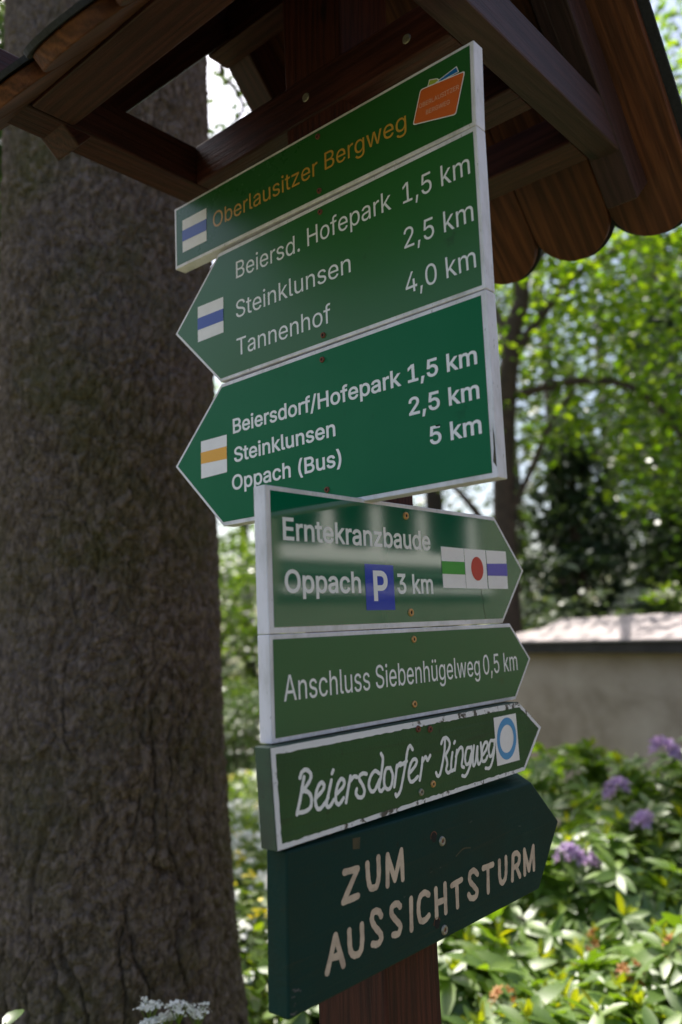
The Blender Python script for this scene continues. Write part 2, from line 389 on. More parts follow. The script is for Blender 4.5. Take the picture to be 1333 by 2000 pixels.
# ------------------------------------------------------------------ flat lettering
GLYPHS = json.loads(r'''{" ":[188,[]],"(":[273,[[89,207,90,244,94,283,101,324,107,354,114,384,122,413,132,441,145,477,160,510,177,539,236,539,219,503,204,466,191,428,179,390,169,351,161,313,156,276,152,241,151,207,152,176,155,145,160,115,167,83,177,50,188,16,198,-10,209,-38,222,-66,236,-96,177,-96,156,-59,139,-21,124,16,111,55,102,93,95,131,90,169]]],")":[273,[[37,-96,52,-66,64,-37,76,-9,86,18,97,52,106,85,113,116,118,147,121,177,122,207,121,241,117,276,112,313,104,351,94,390,82,428,69,466,54,503,37,539,97,539,113,510,128,477,142,441,151,413,159,384,167,354,173,323,179,283,183,244,184,207,183,168,178,130,171,92,161,53,149,15,134,-22,117,-59,97,-96]]],",":[188,[[38,-119,68,71,137,71,84,-119]]],".":[188,[[95,-4,83,-3,73,1,63,9,55,18,51,29,50,41,51,53,55,64,63,73,73,81,83,85,95,87,107,85,118,81,128,73,135,64,140,53,141,41,140,29,135,18,128,9,118,1,107,-3]]],"/":[249,[[235,533,71,-76,14,-76,178,533]]],"0":[453,[[227,-7,191,-3,158,7,130,24,105,48,85,77,69,113,60,144,53,178,49,214,48,254,49,294,53,330,60,364,69,395,85,431,106,461,130,484,159,502,191,512,227,516,262,512,295,502,323,484,348,461,368,431,384,395,393,364,400,330,404,294,405,254,404,214,400,178,393,144,384,113,368,77,348,48,323,24,295,7,263,-3],[227,50,250,52,271,60,290,74,306,92,320,116,330,144,338,176,342,213,344,254,342,295,338,332,330,365,320,393,306,416,290,435,271,449,250,457,227,460,203,457,182,449,163,435,147,416,134,393,123,365,115,332,111,295,109,254,111,213,115,176,123,144,134,116,147,92,163,74,182,60,203,52]]],"1":[453,[[76,0,76,55,391,55,391,0],[276,509,276,0,212,0,212,448,209,448,86,358,86,427,198,509]]],"2":[453,[[64,0,64,47,234,229,282,282,294,298,303,312,311,327,316,341,319,356,320,371,319,389,315,405,308,419,298,431,287,441,273,449,258,455,241,458,224,460,205,458,188,454,172,447,159,438,148,427,139,413,132,398,128,381,127,362,66,362,68,391,75,418,86,442,102,464,121,482,143,496,168,507,196,513,225,516,254,513,281,507,306,497,328,482,346,465,361,445,372,423,379,398,381,372,380,354,377,336,371,318,363,299,351,280,336,259,317,235,294,209,267,180,153,60,153,57,389,57,389,0]]],"3":[453,[[218,-7,188,-5,159,1,133,10,108,22,88,38,70,57,57,79,48,104,44,132,109,132,112,115,118,100,126,87,137,76,150,66,165,59,182,54,200,51,219,50,239,51,258,55,275,61,291,69,304,80,315,93,323,108,328,125,329,145,328,163,323,180,316,196,306,211,292,223,275,234,254,241,229,246,201,248,157,248,157,299,288,448,288,452,70,452,70,509,372,509,372,461,211,278,211,289,247,290,279,286,308,276,333,262,354,244,371,222,383,198,391,173,393,145,390,116,383,90,370,66,354,45,333,27,309,12,281,2,251,-5]]],"4":[453,[[40,105,40,158,247,509,311,509,109,166,109,163,413,163,413,105],[282,0,282,121,282,146,282,318,343,318,343,0]]],"5":[453,[[221,-7,192,-5,165,1,140,11,118,25,99,41,83,60,71,82,63,105,60,130,122,130,125,115,130,102,138,89,148,78,160,68,173,60,188,54,204,51,221,50,241,51,259,56,276,64,291,75,304,89,314,104,322,122,326,141,328,162,326,183,321,203,314,221,303,237,290,251,275,262,257,270,238,275,218,277,201,276,184,273,167,268,152,262,139,255,128,246,67,253,96,509,366,509,366,452,151,452,134,301,136,301,148,311,162,318,178,325,194,330,212,333,229,334,252,332,274,328,294,321,313,311,330,299,345,285,358,269,370,251,379,231,386,210,390,187,391,163,388,132,381,102,369,76,352,52,332,32,309,15,282,3,253,-4]]],"A":[480,[[16,0,201,509,276,509,463,0,395,0,287,302,264,372,232,478,245,478,213,371,191,302,85,0],[110,142,110,199,370,199,370,142]]],"B":[456,[[60,0,60,509,241,509,274,507,304,501,329,491,350,477,367,461,381,442,390,421,396,398,398,374,397,353,393,336,387,320,378,307,368,295,356,286,343,278,329,272,315,267,315,262,331,260,347,254,363,245,378,234,391,220,402,203,411,184,416,161,418,136,416,111,410,88,400,67,386,48,368,31,344,18,317,8,284,2,247,0],[125,57,245,57,281,60,309,67,330,80,344,96,353,115,355,137,354,153,350,169,342,184,333,197,320,209,306,218,289,225,269,229,248,231,125,231],[125,285,238,285,256,287,273,290,288,296,302,304,314,314,323,326,330,340,335,355,336,372,333,393,326,412,313,429,294,442,270,449,240,452,125,452]]],"E":[419,[[60,0,60,509,372,509,372,452,125,452,125,286,355,286,355,229,125,229,125,57,375,57,375,0]]],"G":[520,[[269,-7,236,-5,205,1,176,11,149,25,125,43,104,64,85,88,69,116,57,146,47,179,42,215,40,254,42,293,47,329,57,362,69,393,85,421,103,445,125,466,149,484,175,498,203,508,233,514,265,516,291,514,316,510,340,504,363,494,384,483,403,469,421,453,436,436,449,416,460,395,468,373,474,349,408,349,402,365,395,379,387,393,378,406,368,417,356,427,344,436,330,443,315,448,300,453,283,455,265,456,236,453,209,445,183,432,160,414,141,392,125,364,113,332,106,295,103,254,106,213,113,177,125,145,141,117,161,95,184,76,210,63,238,56,269,53,296,55,322,61,345,71,365,85,382,102,396,123,407,147,413,173,415,202,434,199,283,199,283,256,478,256,478,200,475,160,466,124,451,91,431,62,406,38,377,19,344,5,308,-4]]],"H":[517,[[60,0,60,509,125,509,125,289,392,289,392,509,457,509,457,0,392,0,392,232,125,232,125,0]]],"I":[300,[[31,0,31,57,118,57,118,452,31,452,31,509,269,509,269,452,183,452,183,57,269,57,269,0]]],"L":[393,[[60,0,60,509,125,509,125,57,361,57,361,0]]],"O":[533,[[267,-7,235,-5,205,1,177,11,150,25,126,42,105,63,86,88,70,115,57,146,48,179,42,215,40,254,42,293,48,329,57,362,70,393,86,421,105,445,126,466,150,484,177,498,205,508,235,514,267,516,299,514,329,508,357,498,384,484,408,466,429,445,448,421,464,393,477,362,486,329,491,293,493,254,491,215,486,179,477,146,464,115,448,88,429,63,408,42,384,25,357,11,329,1,299,-5],[267,53,296,55,324,63,349,76,372,94,392,116,408,144,420,176,428,213,430,254,428,295,420,332,408,365,392,392,372,415,349,433,324,446,296,453,267,456,237,453,210,445,184,433,161,415,142,392,125,364,113,332,106,295,103,254,106,213,113,176,125,144,142,117,161,94,184,76,210,63,237,55]]],"P":[445,[[60,0,60,509,235,509,272,506,305,499,332,487,356,471,375,452,390,430,400,404,407,377,409,348,407,318,400,291,390,265,375,243,356,223,332,207,305,195,272,188,235,186,109,186,109,242,233,242,257,244,279,248,297,256,312,266,324,279,333,294,339,310,343,328,344,348,343,367,339,385,333,402,324,416,312,428,297,439,279,446,257,451,232,452,125,452,125,0]]],"R":[449,[[60,0,60,509,236,509,273,506,305,500,333,489,356,473,376,455,390,433,401,408,407,381,409,352,407,323,401,296,390,271,376,250,356,232,333,217,305,206,273,200,236,198,96,198,96,255,234,255,258,256,280,260,298,267,313,276,325,287,334,300,340,316,344,333,345,352,344,371,340,389,334,405,325,419,313,430,298,440,279,446,258,451,233,452,125,452,125,0],[353,0,230,229,303,229,428,0]]],"S":[447,[[224,-9,188,-7,156,-1,128,9,102,23,81,40,64,60,51,83,42,109,38,137,104,137,108,118,114,102,123,88,136,76,150,66,166,59,185,53,204,50,224,49,246,50,267,54,286,60,303,69,317,79,329,92,338,106,344,122,346,139,344,154,340,168,332,179,322,189,310,197,296,205,280,211,263,217,245,222,184,239,145,253,112,269,86,289,67,313,56,341,52,372,54,400,62,425,75,448,92,468,113,484,138,498,165,508,195,514,227,516,259,514,289,508,316,498,340,484,360,468,377,449,390,427,398,403,401,378,337,378,332,402,320,421,302,437,280,449,254,456,225,459,204,457,185,454,167,448,152,440,139,430,129,418,121,405,117,391,115,376,117,359,122,345,131,334,142,324,155,315,169,308,184,302,198,297,212,293,264,279,312,264,328,256,344,248,359,238,372,226,384,213,395,198,402,180,407,161,408,139,406,112,399,87,386,64,370,43,349,25,323,11,294,0,261,-7]]],"T":[449,[[32,452,32,509,417,509,417,452,257,452,257,0,193,0,193,452]]],"U":[517,[[259,-8,220,-6,186,2,154,15,126,33,103,55,85,80,71,108,63,140,60,173,60,509,124,509,124,178,126,155,132,133,141,113,153,95,169,80,187,68,208,59,232,53,259,52,285,53,309,59,331,68,349,80,364,95,377,113,385,133,391,155,393,178,393,509,457,509,457,173,454,140,446,108,433,80,414,55,391,33,363,15,332,2,297,-6]]],"W":[686,[[155,0,16,509,82,509,163,196,175,145,187,94,197,40,189,40,200,94,211,145,224,196,306,509,380,509,462,196,474,145,486,94,497,40,488,40,499,94,510,145,523,196,603,509,670,509,530,0,455,0,368,323,351,391,336,475,350,475,335,395,318,323,230,0]]],"Z":[438,[[42,0,42,46,273,385,306,431,341,476,348,454,285,452,223,452,40,452,40,509,397,509,397,462,169,129,134,81,97,33,90,54,152,57,214,57,399,57,399,0]]],"a":[389,[[160,-9,137,-7,115,-3,94,5,76,15,60,29,48,45,38,63,32,84,30,108,32,128,36,146,43,161,53,174,64,184,78,193,92,200,108,206,125,211,178,220,234,227,247,229,257,231,265,235,271,240,274,246,276,255,276,257,275,272,272,285,267,297,260,307,251,315,240,322,227,327,212,330,196,331,178,330,163,327,149,322,137,316,127,309,118,301,110,292,104,283,100,274,41,291,51,313,64,331,79,346,95,358,114,368,133,375,153,380,173,383,194,384,208,384,223,382,239,379,255,375,271,369,286,360,300,350,312,336,322,320,330,301,335,278,337,251,337,0,277,0,277,52,272,52,267,43,260,34,252,25,242,16,229,8,215,1,199,-4,181,-7],[170,45,192,47,211,51,228,59,242,68,254,80,263,93,270,108,274,122,276,138,276,190,272,187,267,184,259,182,231,176,200,171,175,168,161,166,147,163,134,159,122,153,112,147,103,139,97,130,93,118,92,105,93,93,96,82,102,72,109,64,119,57,130,52,142,48,156,46]]],"b":[424,[[229,-8,208,-7,189,-3,172,4,159,12,147,21,138,31,118,59,112,59,112,0,53,0,53,509,114,509,114,319,118,319,137,346,147,355,158,364,171,373,188,379,207,383,229,384,259,382,287,374,313,361,335,342,354,320,370,293,381,261,388,227,390,189,388,151,381,116,370,84,355,57,336,34,313,16,288,3,260,-6],[220,47,242,49,262,55,279,66,294,80,306,97,316,117,323,139,327,163,328,189,327,215,323,239,316,261,307,281,295,298,280,311,262,322,243,328,220,330,198,328,178,322,161,312,147,299,134,282,125,263,118,241,114,216,113,189,114,162,118,138,125,115,135,95,147,78,162,65,179,55,198,49]]],"c":[396,[[207,-8,174,-5,144,3,117,16,93,35,72,58,56,85,44,116,37,150,34,187,37,225,44,260,56,291,72,318,93,341,117,360,144,374,174,382,207,384,226,384,243,381,260,377,276,371,291,364,305,356,318,346,330,335,340,322,349,308,356,293,362,277,303,262,300,272,295,281,290,289,284,297,278,304,270,311,261,316,252,321,242,325,231,328,220,329,207,330,184,328,163,321,145,310,130,296,118,278,108,258,102,236,98,212,96,187,98,163,102,139,108,117,118,97,130,80,145,66,163,55,184,49,207,46,220,47,232,49,243,52,253,55,262,60,271,66,279,73,285,80,292,89,297,98,301,107,304,117,363,102,357,86,350,70,341,56,331,43,319,32,306,21,292,12,277,5,261,-1,244,-5,226,-7]]],"d":[424,[[195,-8,165,-6,137,3,111,16,89,34,70,57,55,84,43,116,36,151,34,189,36,227,43,261,55,293,70,320,89,342,112,361,137,374,165,382,196,384,218,383,237,379,253,373,267,364,278,355,287,346,306,319,311,319,311,509,372,509,372,0,313,0,313,59,307,59,287,31,277,21,266,12,252,4,236,-3,217,-7],[205,47,226,49,246,55,263,65,278,78,290,95,299,115,306,138,310,162,312,189,310,216,306,241,300,263,290,282,278,299,263,312,246,322,227,328,205,330,182,328,162,322,145,311,130,298,118,281,108,261,102,239,98,215,96,189,98,163,102,139,109,117,118,97,130,80,145,66,162,55,182,49]]],"e":[404,[[212,-8,177,-5,145,3,117,16,92,35,72,58,56,85,44,116,37,150,34,187,36,224,44,258,55,290,71,317,91,340,115,359,142,373,172,382,205,384,226,383,246,380,266,374,285,366,303,355,319,341,334,324,347,305,357,282,365,256,370,227,371,194,371,169,75,169,75,221,338,221,310,202,308,226,304,248,298,269,288,286,277,301,263,314,246,323,227,328,205,330,183,328,164,323,146,313,131,301,119,286,109,270,102,251,97,231,96,211,96,178,98,151,102,127,110,106,121,88,135,73,151,61,169,53,190,48,212,46,227,47,241,49,254,53,265,58,276,65,285,73,294,82,300,93,306,105,365,91,358,72,348,55,335,39,320,26,302,14,283,4,261,-3,237,-7]]],"f":[254,[[228,379,228,327,6,327,6,379],[81,0,81,432,82,452,87,470,96,486,107,499,120,510,135,519,152,525,169,529,187,530,201,530,212,529,222,527,243,521,227,468,215,472,195,474,178,472,164,468,154,460,147,449,143,435,142,419,142,0]]],"g":[425,[[207,-151,180,-149,156,-146,134,-140,114,-132,97,-122,82,-110,70,-97,59,-84,51,-69,101,-41,122,-66,131,-74,142,-82,154,-88,169,-93,187,-96,207,-97,236,-95,261,-87,282,-75,298,-58,308,-34,311,-6,311,68,306,68,287,41,277,32,266,23,252,16,236,10,217,6,195,5,165,7,138,14,113,27,90,43,71,65,55,90,43,120,36,154,34,191,36,229,43,263,55,293,71,320,90,342,112,361,138,374,166,382,196,384,218,383,237,379,253,373,267,365,279,356,288,346,308,319,313,319,313,379,372,379,372,-9,370,-40,363,-67,350,-90,334,-109,314,-124,291,-136,265,-144,237,-149],[205,59,227,61,246,66,264,75,278,87,290,103,300,121,307,142,311,166,312,193,311,219,307,242,300,264,291,283,279,299,264,312,247,322,227,328,205,330,182,328,163,322,145,312,130,298,118,282,109,262,102,241,98,218,96,193,98,167,102,144,109,123,118,104,131,88,145,76,163,66,183,61]]],"h":[410,[[114,227,114,0,53,0,53,509,114,509,114,287,102,287,116,319,132,344,152,362,175,374,200,382,227,384,252,383,275,377,295,369,313,356,328,340,341,321,350,298,355,271,357,240,357,0,296,0,296,235,293,263,286,286,273,304,256,318,235,326,210,329,192,328,176,324,161,317,147,308,136,297,126,283,119,266,115,248]]],"i":[167,[[53,0,53,379,114,379,114,0],[84,443,73,444,63,448,54,455,47,463,43,472,41,483,43,494,47,504,54,512,63,518,73,522,84,524,95,522,105,518,114,512,121,504,125,494,126,483,125,472,121,463,114,455,105,448,95,444]]],"k":[381,[[110,137,110,212,121,212,284,379,360,379,184,199,177,199],[53,0,53,509,114,509,114,0],[294,0,148,186,191,229,372,0]]],"l":[189,[[139,-2,112,0,91,8,74,20,62,37,55,59,53,84,53,509,114,509,114,99,114,83,117,71,120,62,126,57,135,53,146,52,160,53,170,54,181,3,162,-1]]],"m":[610,[[53,0,53,379,112,379,112,295,108,295,114,314,122,331,132,346,144,358,158,368,172,376,187,382,203,385,219,386,245,383,268,375,287,361,303,342,314,320,321,295,312,295,318,312,326,329,337,343,350,356,364,366,381,375,398,381,417,385,437,386,458,385,478,380,497,372,514,361,529,346,541,328,550,307,555,283,557,255,557,0,496,0,496,254,493,279,485,298,473,313,456,323,438,329,419,330,402,329,387,326,374,320,363,312,353,302,345,290,340,277,336,263,335,247,335,0,274,0,274,260,272,280,265,297,253,311,238,322,220,328,199,330,185,329,171,326,158,320,145,312,135,302,126,289,119,274,115,257,114,238,114,0]]],"n":[410,[[114,227,114,0,53,0,53,379,112,379,112,287,102,287,116,319,132,344,152,362,175,374,200,382,227,384,252,383,275,377,295,369,313,356,328,340,341,321,350,298,355,271,357,240,357,0,296,0,296,235,293,263,286,286,273,304,256,318,235,326,210,329,192,328,176,324,161,317,147,308,136,297,126,283,119,266,115,248]]],"o":[415,[[207,-8,174,-5,144,3,117,16,93,35,72,58,56,85,44,116,37,150,34,187,37,225,44,260,56,291,72,318,93,341,117,360,144,374,174,382,207,384,241,382,271,374,299,360,323,341,343,318,359,291,371,260,379,225,381,187,379,150,371,116,359,85,343,58,323,35,299,16,271,3,241,-5],[207,46,231,49,252,55,270,66,285,80,298,97,307,117,314,139,318,163,319,187,318,212,314,236,307,258,298,278,285,296,270,310,252,321,231,328,207,330,184,328,163,321,145,310,130,296,118,278,108,258,102,236,98,212,96,187,98,163,102,139,108,117,118,97,130,80,145,66,163,55,184,49]]],"p":[424,[[53,-143,53,379,112,379,112,319,118,319,137,346,147,355,158,364,171,373,188,379,207,383,229,384,259,382,287,374,313,361,335,342,354,320,370,293,381,261,388,227,390,189,388,151,381,116,370,84,355,57,336,34,313,16,288,3,260,-6,229,-8,208,-7,189,-3,173,4,159,12,147,21,138,31,118,59,114,59,114,-143],[220,47,242,49,262,55,279,66,294,80,306,97,316,117,323,139,327,163,328,189,327,215,323,239,316,261,307,281,295,298,280,311,262,322,243,328,220,330,198,328,178,322,161,312,147,299,134,282,125,263,118,241,114,216,113,189,114,162,118,138,125,115,135,95,147,78,162,65,179,55,198,49]]],"r":[259,[[53,0,53,379,112,379,112,321,115,321,124,339,137,354,152,367,171,377,191,383,213,385,229,384,243,384,243,322,230,324,207,326,190,324,174,321,159,315,146,306,135,296,126,284,119,269,115,254,114,237,114,0]]],"s":[365,[[182,-8,157,-7,133,-3,112,3,93,12,76,24,62,38,50,54,41,73,36,94,94,107,101,87,111,72,124,60,141,52,160,47,181,45,206,47,227,53,244,62,258,74,265,88,268,103,266,115,262,126,254,136,243,144,229,150,212,155,149,170,118,180,92,192,72,208,58,227,50,249,47,274,49,295,55,314,65,332,79,347,95,360,115,370,137,378,161,383,187,384,212,383,234,379,254,372,271,363,286,352,299,339,309,324,318,308,324,290,268,277,262,291,254,304,243,316,228,325,210,331,187,333,166,331,147,326,131,317,119,305,111,292,109,277,110,264,115,253,124,243,136,235,152,229,172,223,229,209,261,200,287,187,306,171,320,153,328,131,331,107,329,85,323,65,312,47,298,31,281,18,260,6,236,-2,210,-7]]],"t":[227,[[204,379,204,327,6,327,6,379],[65,471,126,471,126,98,127,83,130,70,136,61,144,55,156,51,170,50,185,51,202,54,213,2,192,-3,168,-4,138,-1,113,7,92,21,77,41,68,64,65,93]]],"u":[410,[[182,-5,158,-3,135,2,115,11,97,23,82,39,69,59,60,82,54,109,53,139,53,379,114,379,114,144,116,117,124,94,137,75,154,61,175,53,200,50,218,51,234,55,249,62,263,71,274,83,283,97,290,113,295,132,296,153,296,379,357,379,357,0,298,0,298,92,307,92,294,60,277,35,257,17,234,5,209,-3]]],"w":[567,[[138,0,23,379,87,379,133,214,154,137,175,41,165,41,186,135,206,214,252,379,316,379,362,214,382,136,402,41,391,41,413,135,434,214,480,379,545,379,429,0,368,0,319,172,305,225,291,280,277,338,291,338,277,280,263,225,248,172,199,0]]],"z":[380,[[42,0,42,46,254,320,254,323,48,323,48,379,333,379,333,331,126,60,126,56,339,56,339,0]]],"ü":[410,[[182,-5,158,-3,135,2,115,11,97,23,82,39,69,59,60,82,54,109,53,139,53,379,114,379,114,144,116,117,124,94,137,75,154,61,175,53,200,50,218,51,234,55,249,62,263,71,274,83,283,97,290,113,295,132,296,153,296,379,357,379,357,0,298,0,298,92,307,92,294,60,277,35,257,17,234,5,209,-3],[277,443,266,444,257,448,248,455,242,463,238,472,236,483,238,494,242,503,248,512,257,518,266,522,277,523,287,522,297,518,305,512,312,503,316,494,317,483,316,472,312,463,305,455,297,448,287,444],[133,443,123,444,113,448,104,455,98,463,94,472,93,483,94,494,98,503,104,512,113,518,123,522,133,523,144,522,153,518,162,512,168,503,172,494,173,483,172,472,168,463,162,455,153,448,144,444]]]}''')
CAPH = 509.0

def flat_shape(name, contours, y, mat, parent):
    """union (non-zero winding) of closed contours in local x-z, as one flat sheet facing -y at depth y"""
    coords_, edges = [], []
    for c in contours:
        b = len(coords_); n = len(c)
        coords_ += [Vector((float(p[0]) * 1000, float(p[1]) * 1000)) for p in c]
        edges += [(b + i, b + (i + 1) % n) for i in range(n)]
    vs, es, fs, *_ = delaunay_2d_cdt(coords_, edges, [], 0, 1e-4)
    V = np.array([(v.x, v.y) for v in vs])
    T = np.array([f for f in fs if len(f) == 3])
    cen = V[T].mean(axis=1)
    wn_ = np.zeros(len(T))
    for c in contours:
        A = np.array([(float(p[0]) * 1000, float(p[1]) * 1000) for p in c]); B = np.roll(A, -1, axis=0)
        for (x1, y1), (x2, y2) in zip(A, B):
            if y1 == y2: continue
            up = (y1 <= cen[:, 1]) & (y2 > cen[:, 1]); dn = (y2 <= cen[:, 1]) & (y1 > cen[:, 1])
            s = (x2 - x1) * (cen[:, 1] - y1) - (cen[:, 0] - x1) * (y2 - y1)
            wn_ += (up & (s > 0)).astype(int) - (dn & (s < 0)).astype(int)
    T = T[wn_ != 0]
    P = V / 1000
    verts = np.column_stack([P[:, 0], np.full(len(P), y), P[:, 1]])
    a, b, c = verts[T[:, 0]], verts[T[:, 1]], verts[T[:, 2]]
    nrm = np.cross(b - a, c - a)[:, 1]
    T[nrm > 0] = T[nrm > 0][:, ::-1]
    return np_mesh(name, verts, T, mat, parent)

def offset_contour(c, d):
    c = np.asarray(c, float); n = len(c)
    p, q = np.roll(c, 1, axis=0), np.roll(c, -1, axis=0)
    e1, e2 = c - p, q - c
    e1 /= np.linalg.norm(e1, axis=1)[:, None] + 1e-9; e2 /= np.linalg.norm(e2, axis=1)[:, None] + 1e-9
    n1 = np.column_stack([e1[:, 1], -e1[:, 0]]); n2 = np.column_stack([e2[:, 1], -e2[:, 0]])
    b = n1 + n2; L = np.linalg.norm(b, axis=1)[:, None] + 1e-9; b /= L
    k = np.clip(1 / np.maximum((b * n1).sum(axis=1), 0.35), 1, 1.8)[:, None]
    return c + b * k * d

def area(c):
    c = np.asarray(c, float); x, y = c[:, 0], c[:, 1]
    return 0.5 * np.sum(x * np.roll(y, -1) - y * np.roll(x, -1))

def text_contours(s, a, b, cap, bold, slant=0.0, wob=0.0):
    """glyph outlines of s between baseline points a and b (ink edge to ink edge), cap height cap"""
    cs, pen = [], 0.0
    for ch in s:
        adv, gl = GLYPHS[ch]
        arr = [np.array(g, float).reshape(-1, 2) for g in gl]
        if arr:
            big = max(arr, key=lambda c: abs(area(c)))
            sgn = 1 if area(big) > 0 else -1
            for c in arr:
                c = c * 1.0
                if sgn < 0: c = c[::-1]
                c = offset_contour(c, bold)
                c[:, 0] += pen
                cs.append(c)
        pen += adv
    allp = np.vstack(cs); x0, x1 = allp[:, 0].min(), allp[:, 0].max()
    a, b = np.array(a), np.array(b)
    ux = (b - a) / (x1 - x0); uz = np.array([-(b - a)[1], (b - a)[0]]); uz = uz / np.linalg.norm(uz) * (cap / (CAPH + 2 * bold))
    out = []
    for c in cs:
        q = a + np.outer(c[:, 0] - x0, ux) + np.outer(c[:, 1] + bold, uz)
        out.append(q)
    return out

def ribbon(pts, w, sm, rng):
    """closed outline of a brush stroke with round ends"""
    P = smooth_path(pts, 5) if sm else [np.array(p, float) for p in pts]
    if not sm:
        Q = []
        for i in range(len(P) - 1):
            for j in range(4): Q.append(P[i] + (P[i + 1] - P[i]) * j / 4)
        P = Q + [P[-1]]
    out = []
    ph = rng.uniform(0, 6)
    for i in range(len(P) - 1):
        a, b = P[i], P[i + 1]
        d = b - a; L = np.linalg.norm(d)
        if L < 1e-6: continue
        d /= L; n = np.array([-d[1], d[0]])
        wa = w / 2 * (1 + 0.07 * math.sin(i * 1.7 + ph)); wb = w / 2 * (1 + 0.07 * math.sin((i + 1) * 1.7 + ph))
        ang = [math.pi / 2 + math.pi * k / 6 for k in range(7)]
        c = [a + (d * math.cos(t) + n * math.sin(t)) * wa for t in ang] + [b - (d * math.cos(t) + n * math.sin(t)) * wb for t in ang]
        c = np.array(c)
        if area(c) < 0: c = c[::-1]
        out.append(c)
    return out

# ------------------------------------------------------------------ ground, path
def gmat():
    mt, nt, bs = newmat('forest floor')
    v = coords(nt, 'Object')
    n1 = noise(nt, v, 0.35, 5, 0.6); n2 = noise(nt, v, 6, 6, 0.7)
    g = ramp(nt, n2, [(0.3, (0.03, 0.05, 0.012)), (0.5, (0.06, 0.09, 0.02)), (0.75, (0.12, 0.14, 0.04))])
    d = ramp(nt, n2, [(0.3, (0.10, 0.075, 0.045)), (0.7, (0.24, 0.19, 0.12))])
    c = mix(nt, maprange(nt, n1, 0.45, 0.6, 0, 1), g, d)
    nt.links.new(c, bs.inputs['Base Color']); bs.inputs['Roughness'].default_value = 0.95
    bump(nt, bs, n2, 0.8, 0.03)
    return mt
N = 90
gx = np.sign(np.linspace(-1, 1, N)) * np.abs(np.linspace(-1, 1, N)) ** 2.2 * 420
X, Y = np.meshgrid(gx + 2, gx + 2, indexing='ij')
Rr = np.hypot(X, Y)
Z = 0.03 * np.sin(X * 0.9) * np.cos(Y * 0.7) + np.clip((Rr - 25) / 200, 0, 1) ** 1.2 * 14
Z[Rr < 3] = 0
V = np.column_stack([X.ravel(), Y.ravel(), Z.ravel()])
I = np.arange(N * N).reshape(N, N)
F = np.column_stack([I[:-1, :-1].ravel(), I[1:, :-1].ravel(), I[1:, 1:].ravel(), I[:-1, 1:].ravel()])
ground = tag(np_mesh('ground', V, F, gmat(), smooth=True), kind='structure')

def pmat():
    mt, nt, bs = newmat('gravel path')
    v = coords(nt, 'Object'); n = noise(nt, v, 40, 5, 0.7); n2 = noise(nt, v, 1.2, 3)
    c = ramp(nt, n, [(0.3, (0.16, 0.14, 0.125)), (0.7, (0.36, 0.32, 0.29))])
    c = mix(nt, maprange(nt, n2, 0.4, 0.7, 0, 0.5), c, (0.22, 0.17, 0.10))
    nt.links.new(c, bs.inputs['Base Color']); bs.inputs['Roughness'].default_value = 0.9
    bump(nt, bs, n, 0.6, 0.01)
    return mt
pp = [(-9.0, 9.5), (-3.0, 9.2), (1.5, 9.0), (5.0, 8.6), (9.0, 9.2), (14.0, 12.0), (20, 17)]
pv, pf = [], []
sp = smooth_path(pp, 8)
for i, q in enumerate(sp):
    t = sp[min(i + 1, len(sp) - 1)] - sp[max(i - 1, 0)]; t = t / np.linalg.norm(t); n_ = np.array([-t[1], t[0]])
    for s in (-1, 1):
        w = q + n_ * s * (0.9 + 0.12 * math.sin(i * 1.3 + s))
        pv.append((w[0], w[1], 0.05 + 0.03 * math.sin(w[0] * 0.9) * math.cos(w[1] * 0.7)))
for i in range(len(sp) - 1): pf.append((2 * i, 2 * i + 1, 2 * i + 3, 2 * i + 2))
tag(mesh_obj('path', pv, pf, pmat()), kind='structure')

# ------------------------------------------------------------------ plastered wall with stone coping
def wmat():
    mt, nt, bs = newmat('grey brown render')
    v = coords(nt, 'Object'); n = noise(nt, v, 2.2, 6, 0.6, 0.3); n2 = noise(nt, v, 60, 3)
    c = ramp(nt, n, [(0.3, (0.24, 0.18, 0.14)), (0.5, (0.39, 0.30, 0.25)), (0.7, (0.48, 0.38, 0.33))])
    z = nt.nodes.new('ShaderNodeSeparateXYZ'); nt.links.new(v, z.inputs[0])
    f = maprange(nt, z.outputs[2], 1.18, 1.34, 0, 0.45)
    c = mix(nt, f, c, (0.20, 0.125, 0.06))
    nt.links.new(c, bs.inputs['Base Color']); bs.inputs['Roughness'].default_value = 0.9
    bump(nt, bs, n2, 0.35, 0.004)
    return mt
WA = Vector((5.22, 3.08)); WB = Vector((3.72, -1.35))
wd = (WB - WA); WL = wd.length; wang = math.atan2(wd.y, wd.x)
wall = thing('garden_wall', 'low grey brown rendered wall with a pale stone coping behind the rhododendrons', 'wall', (WA.x, WA.y, 0), wang)
# local x runs along the wall, local y to the back (away from the camera)
def wbox(name, x0, x1, y0, y1, z0, z1, mat, bev=0.01):
    vs = [(x, y, z) for x in (x0, x1) for y in (y0, y1) for z in (z0, z1)]
    fs = [(0, 1, 3, 2), (4, 6, 7, 5), (0, 4, 5, 1), (2, 3, 7, 6), (0, 2, 6, 4), (1, 5, 7, 3)]
    o = mesh_obj(name, vs, fs, mat, wall)
    if bev: bevel(o, bev)
    return o
BK = 1.0
wbox('wall_body', 0.10, WL - 0.1, 0.09, 0.72, -0.05, 1.38, wmat(), 0.015)
copm = plain('pale coping stone', (0.36, 0.31, 0.305), 0.8, 0, 0.25, 5, 0.3)
edgem = plain('dark coping edge', (0.045, 0.036, 0.036), 0.85, 0, 0.35, 9, 0.4)  # edge band coloured much darker than the slabs above
wbox('coping_edge', 0.0, WL, 0.0, 0.82, 1.37, 1.452, edgem, 0.006)
hip = 0.72
ns = 9
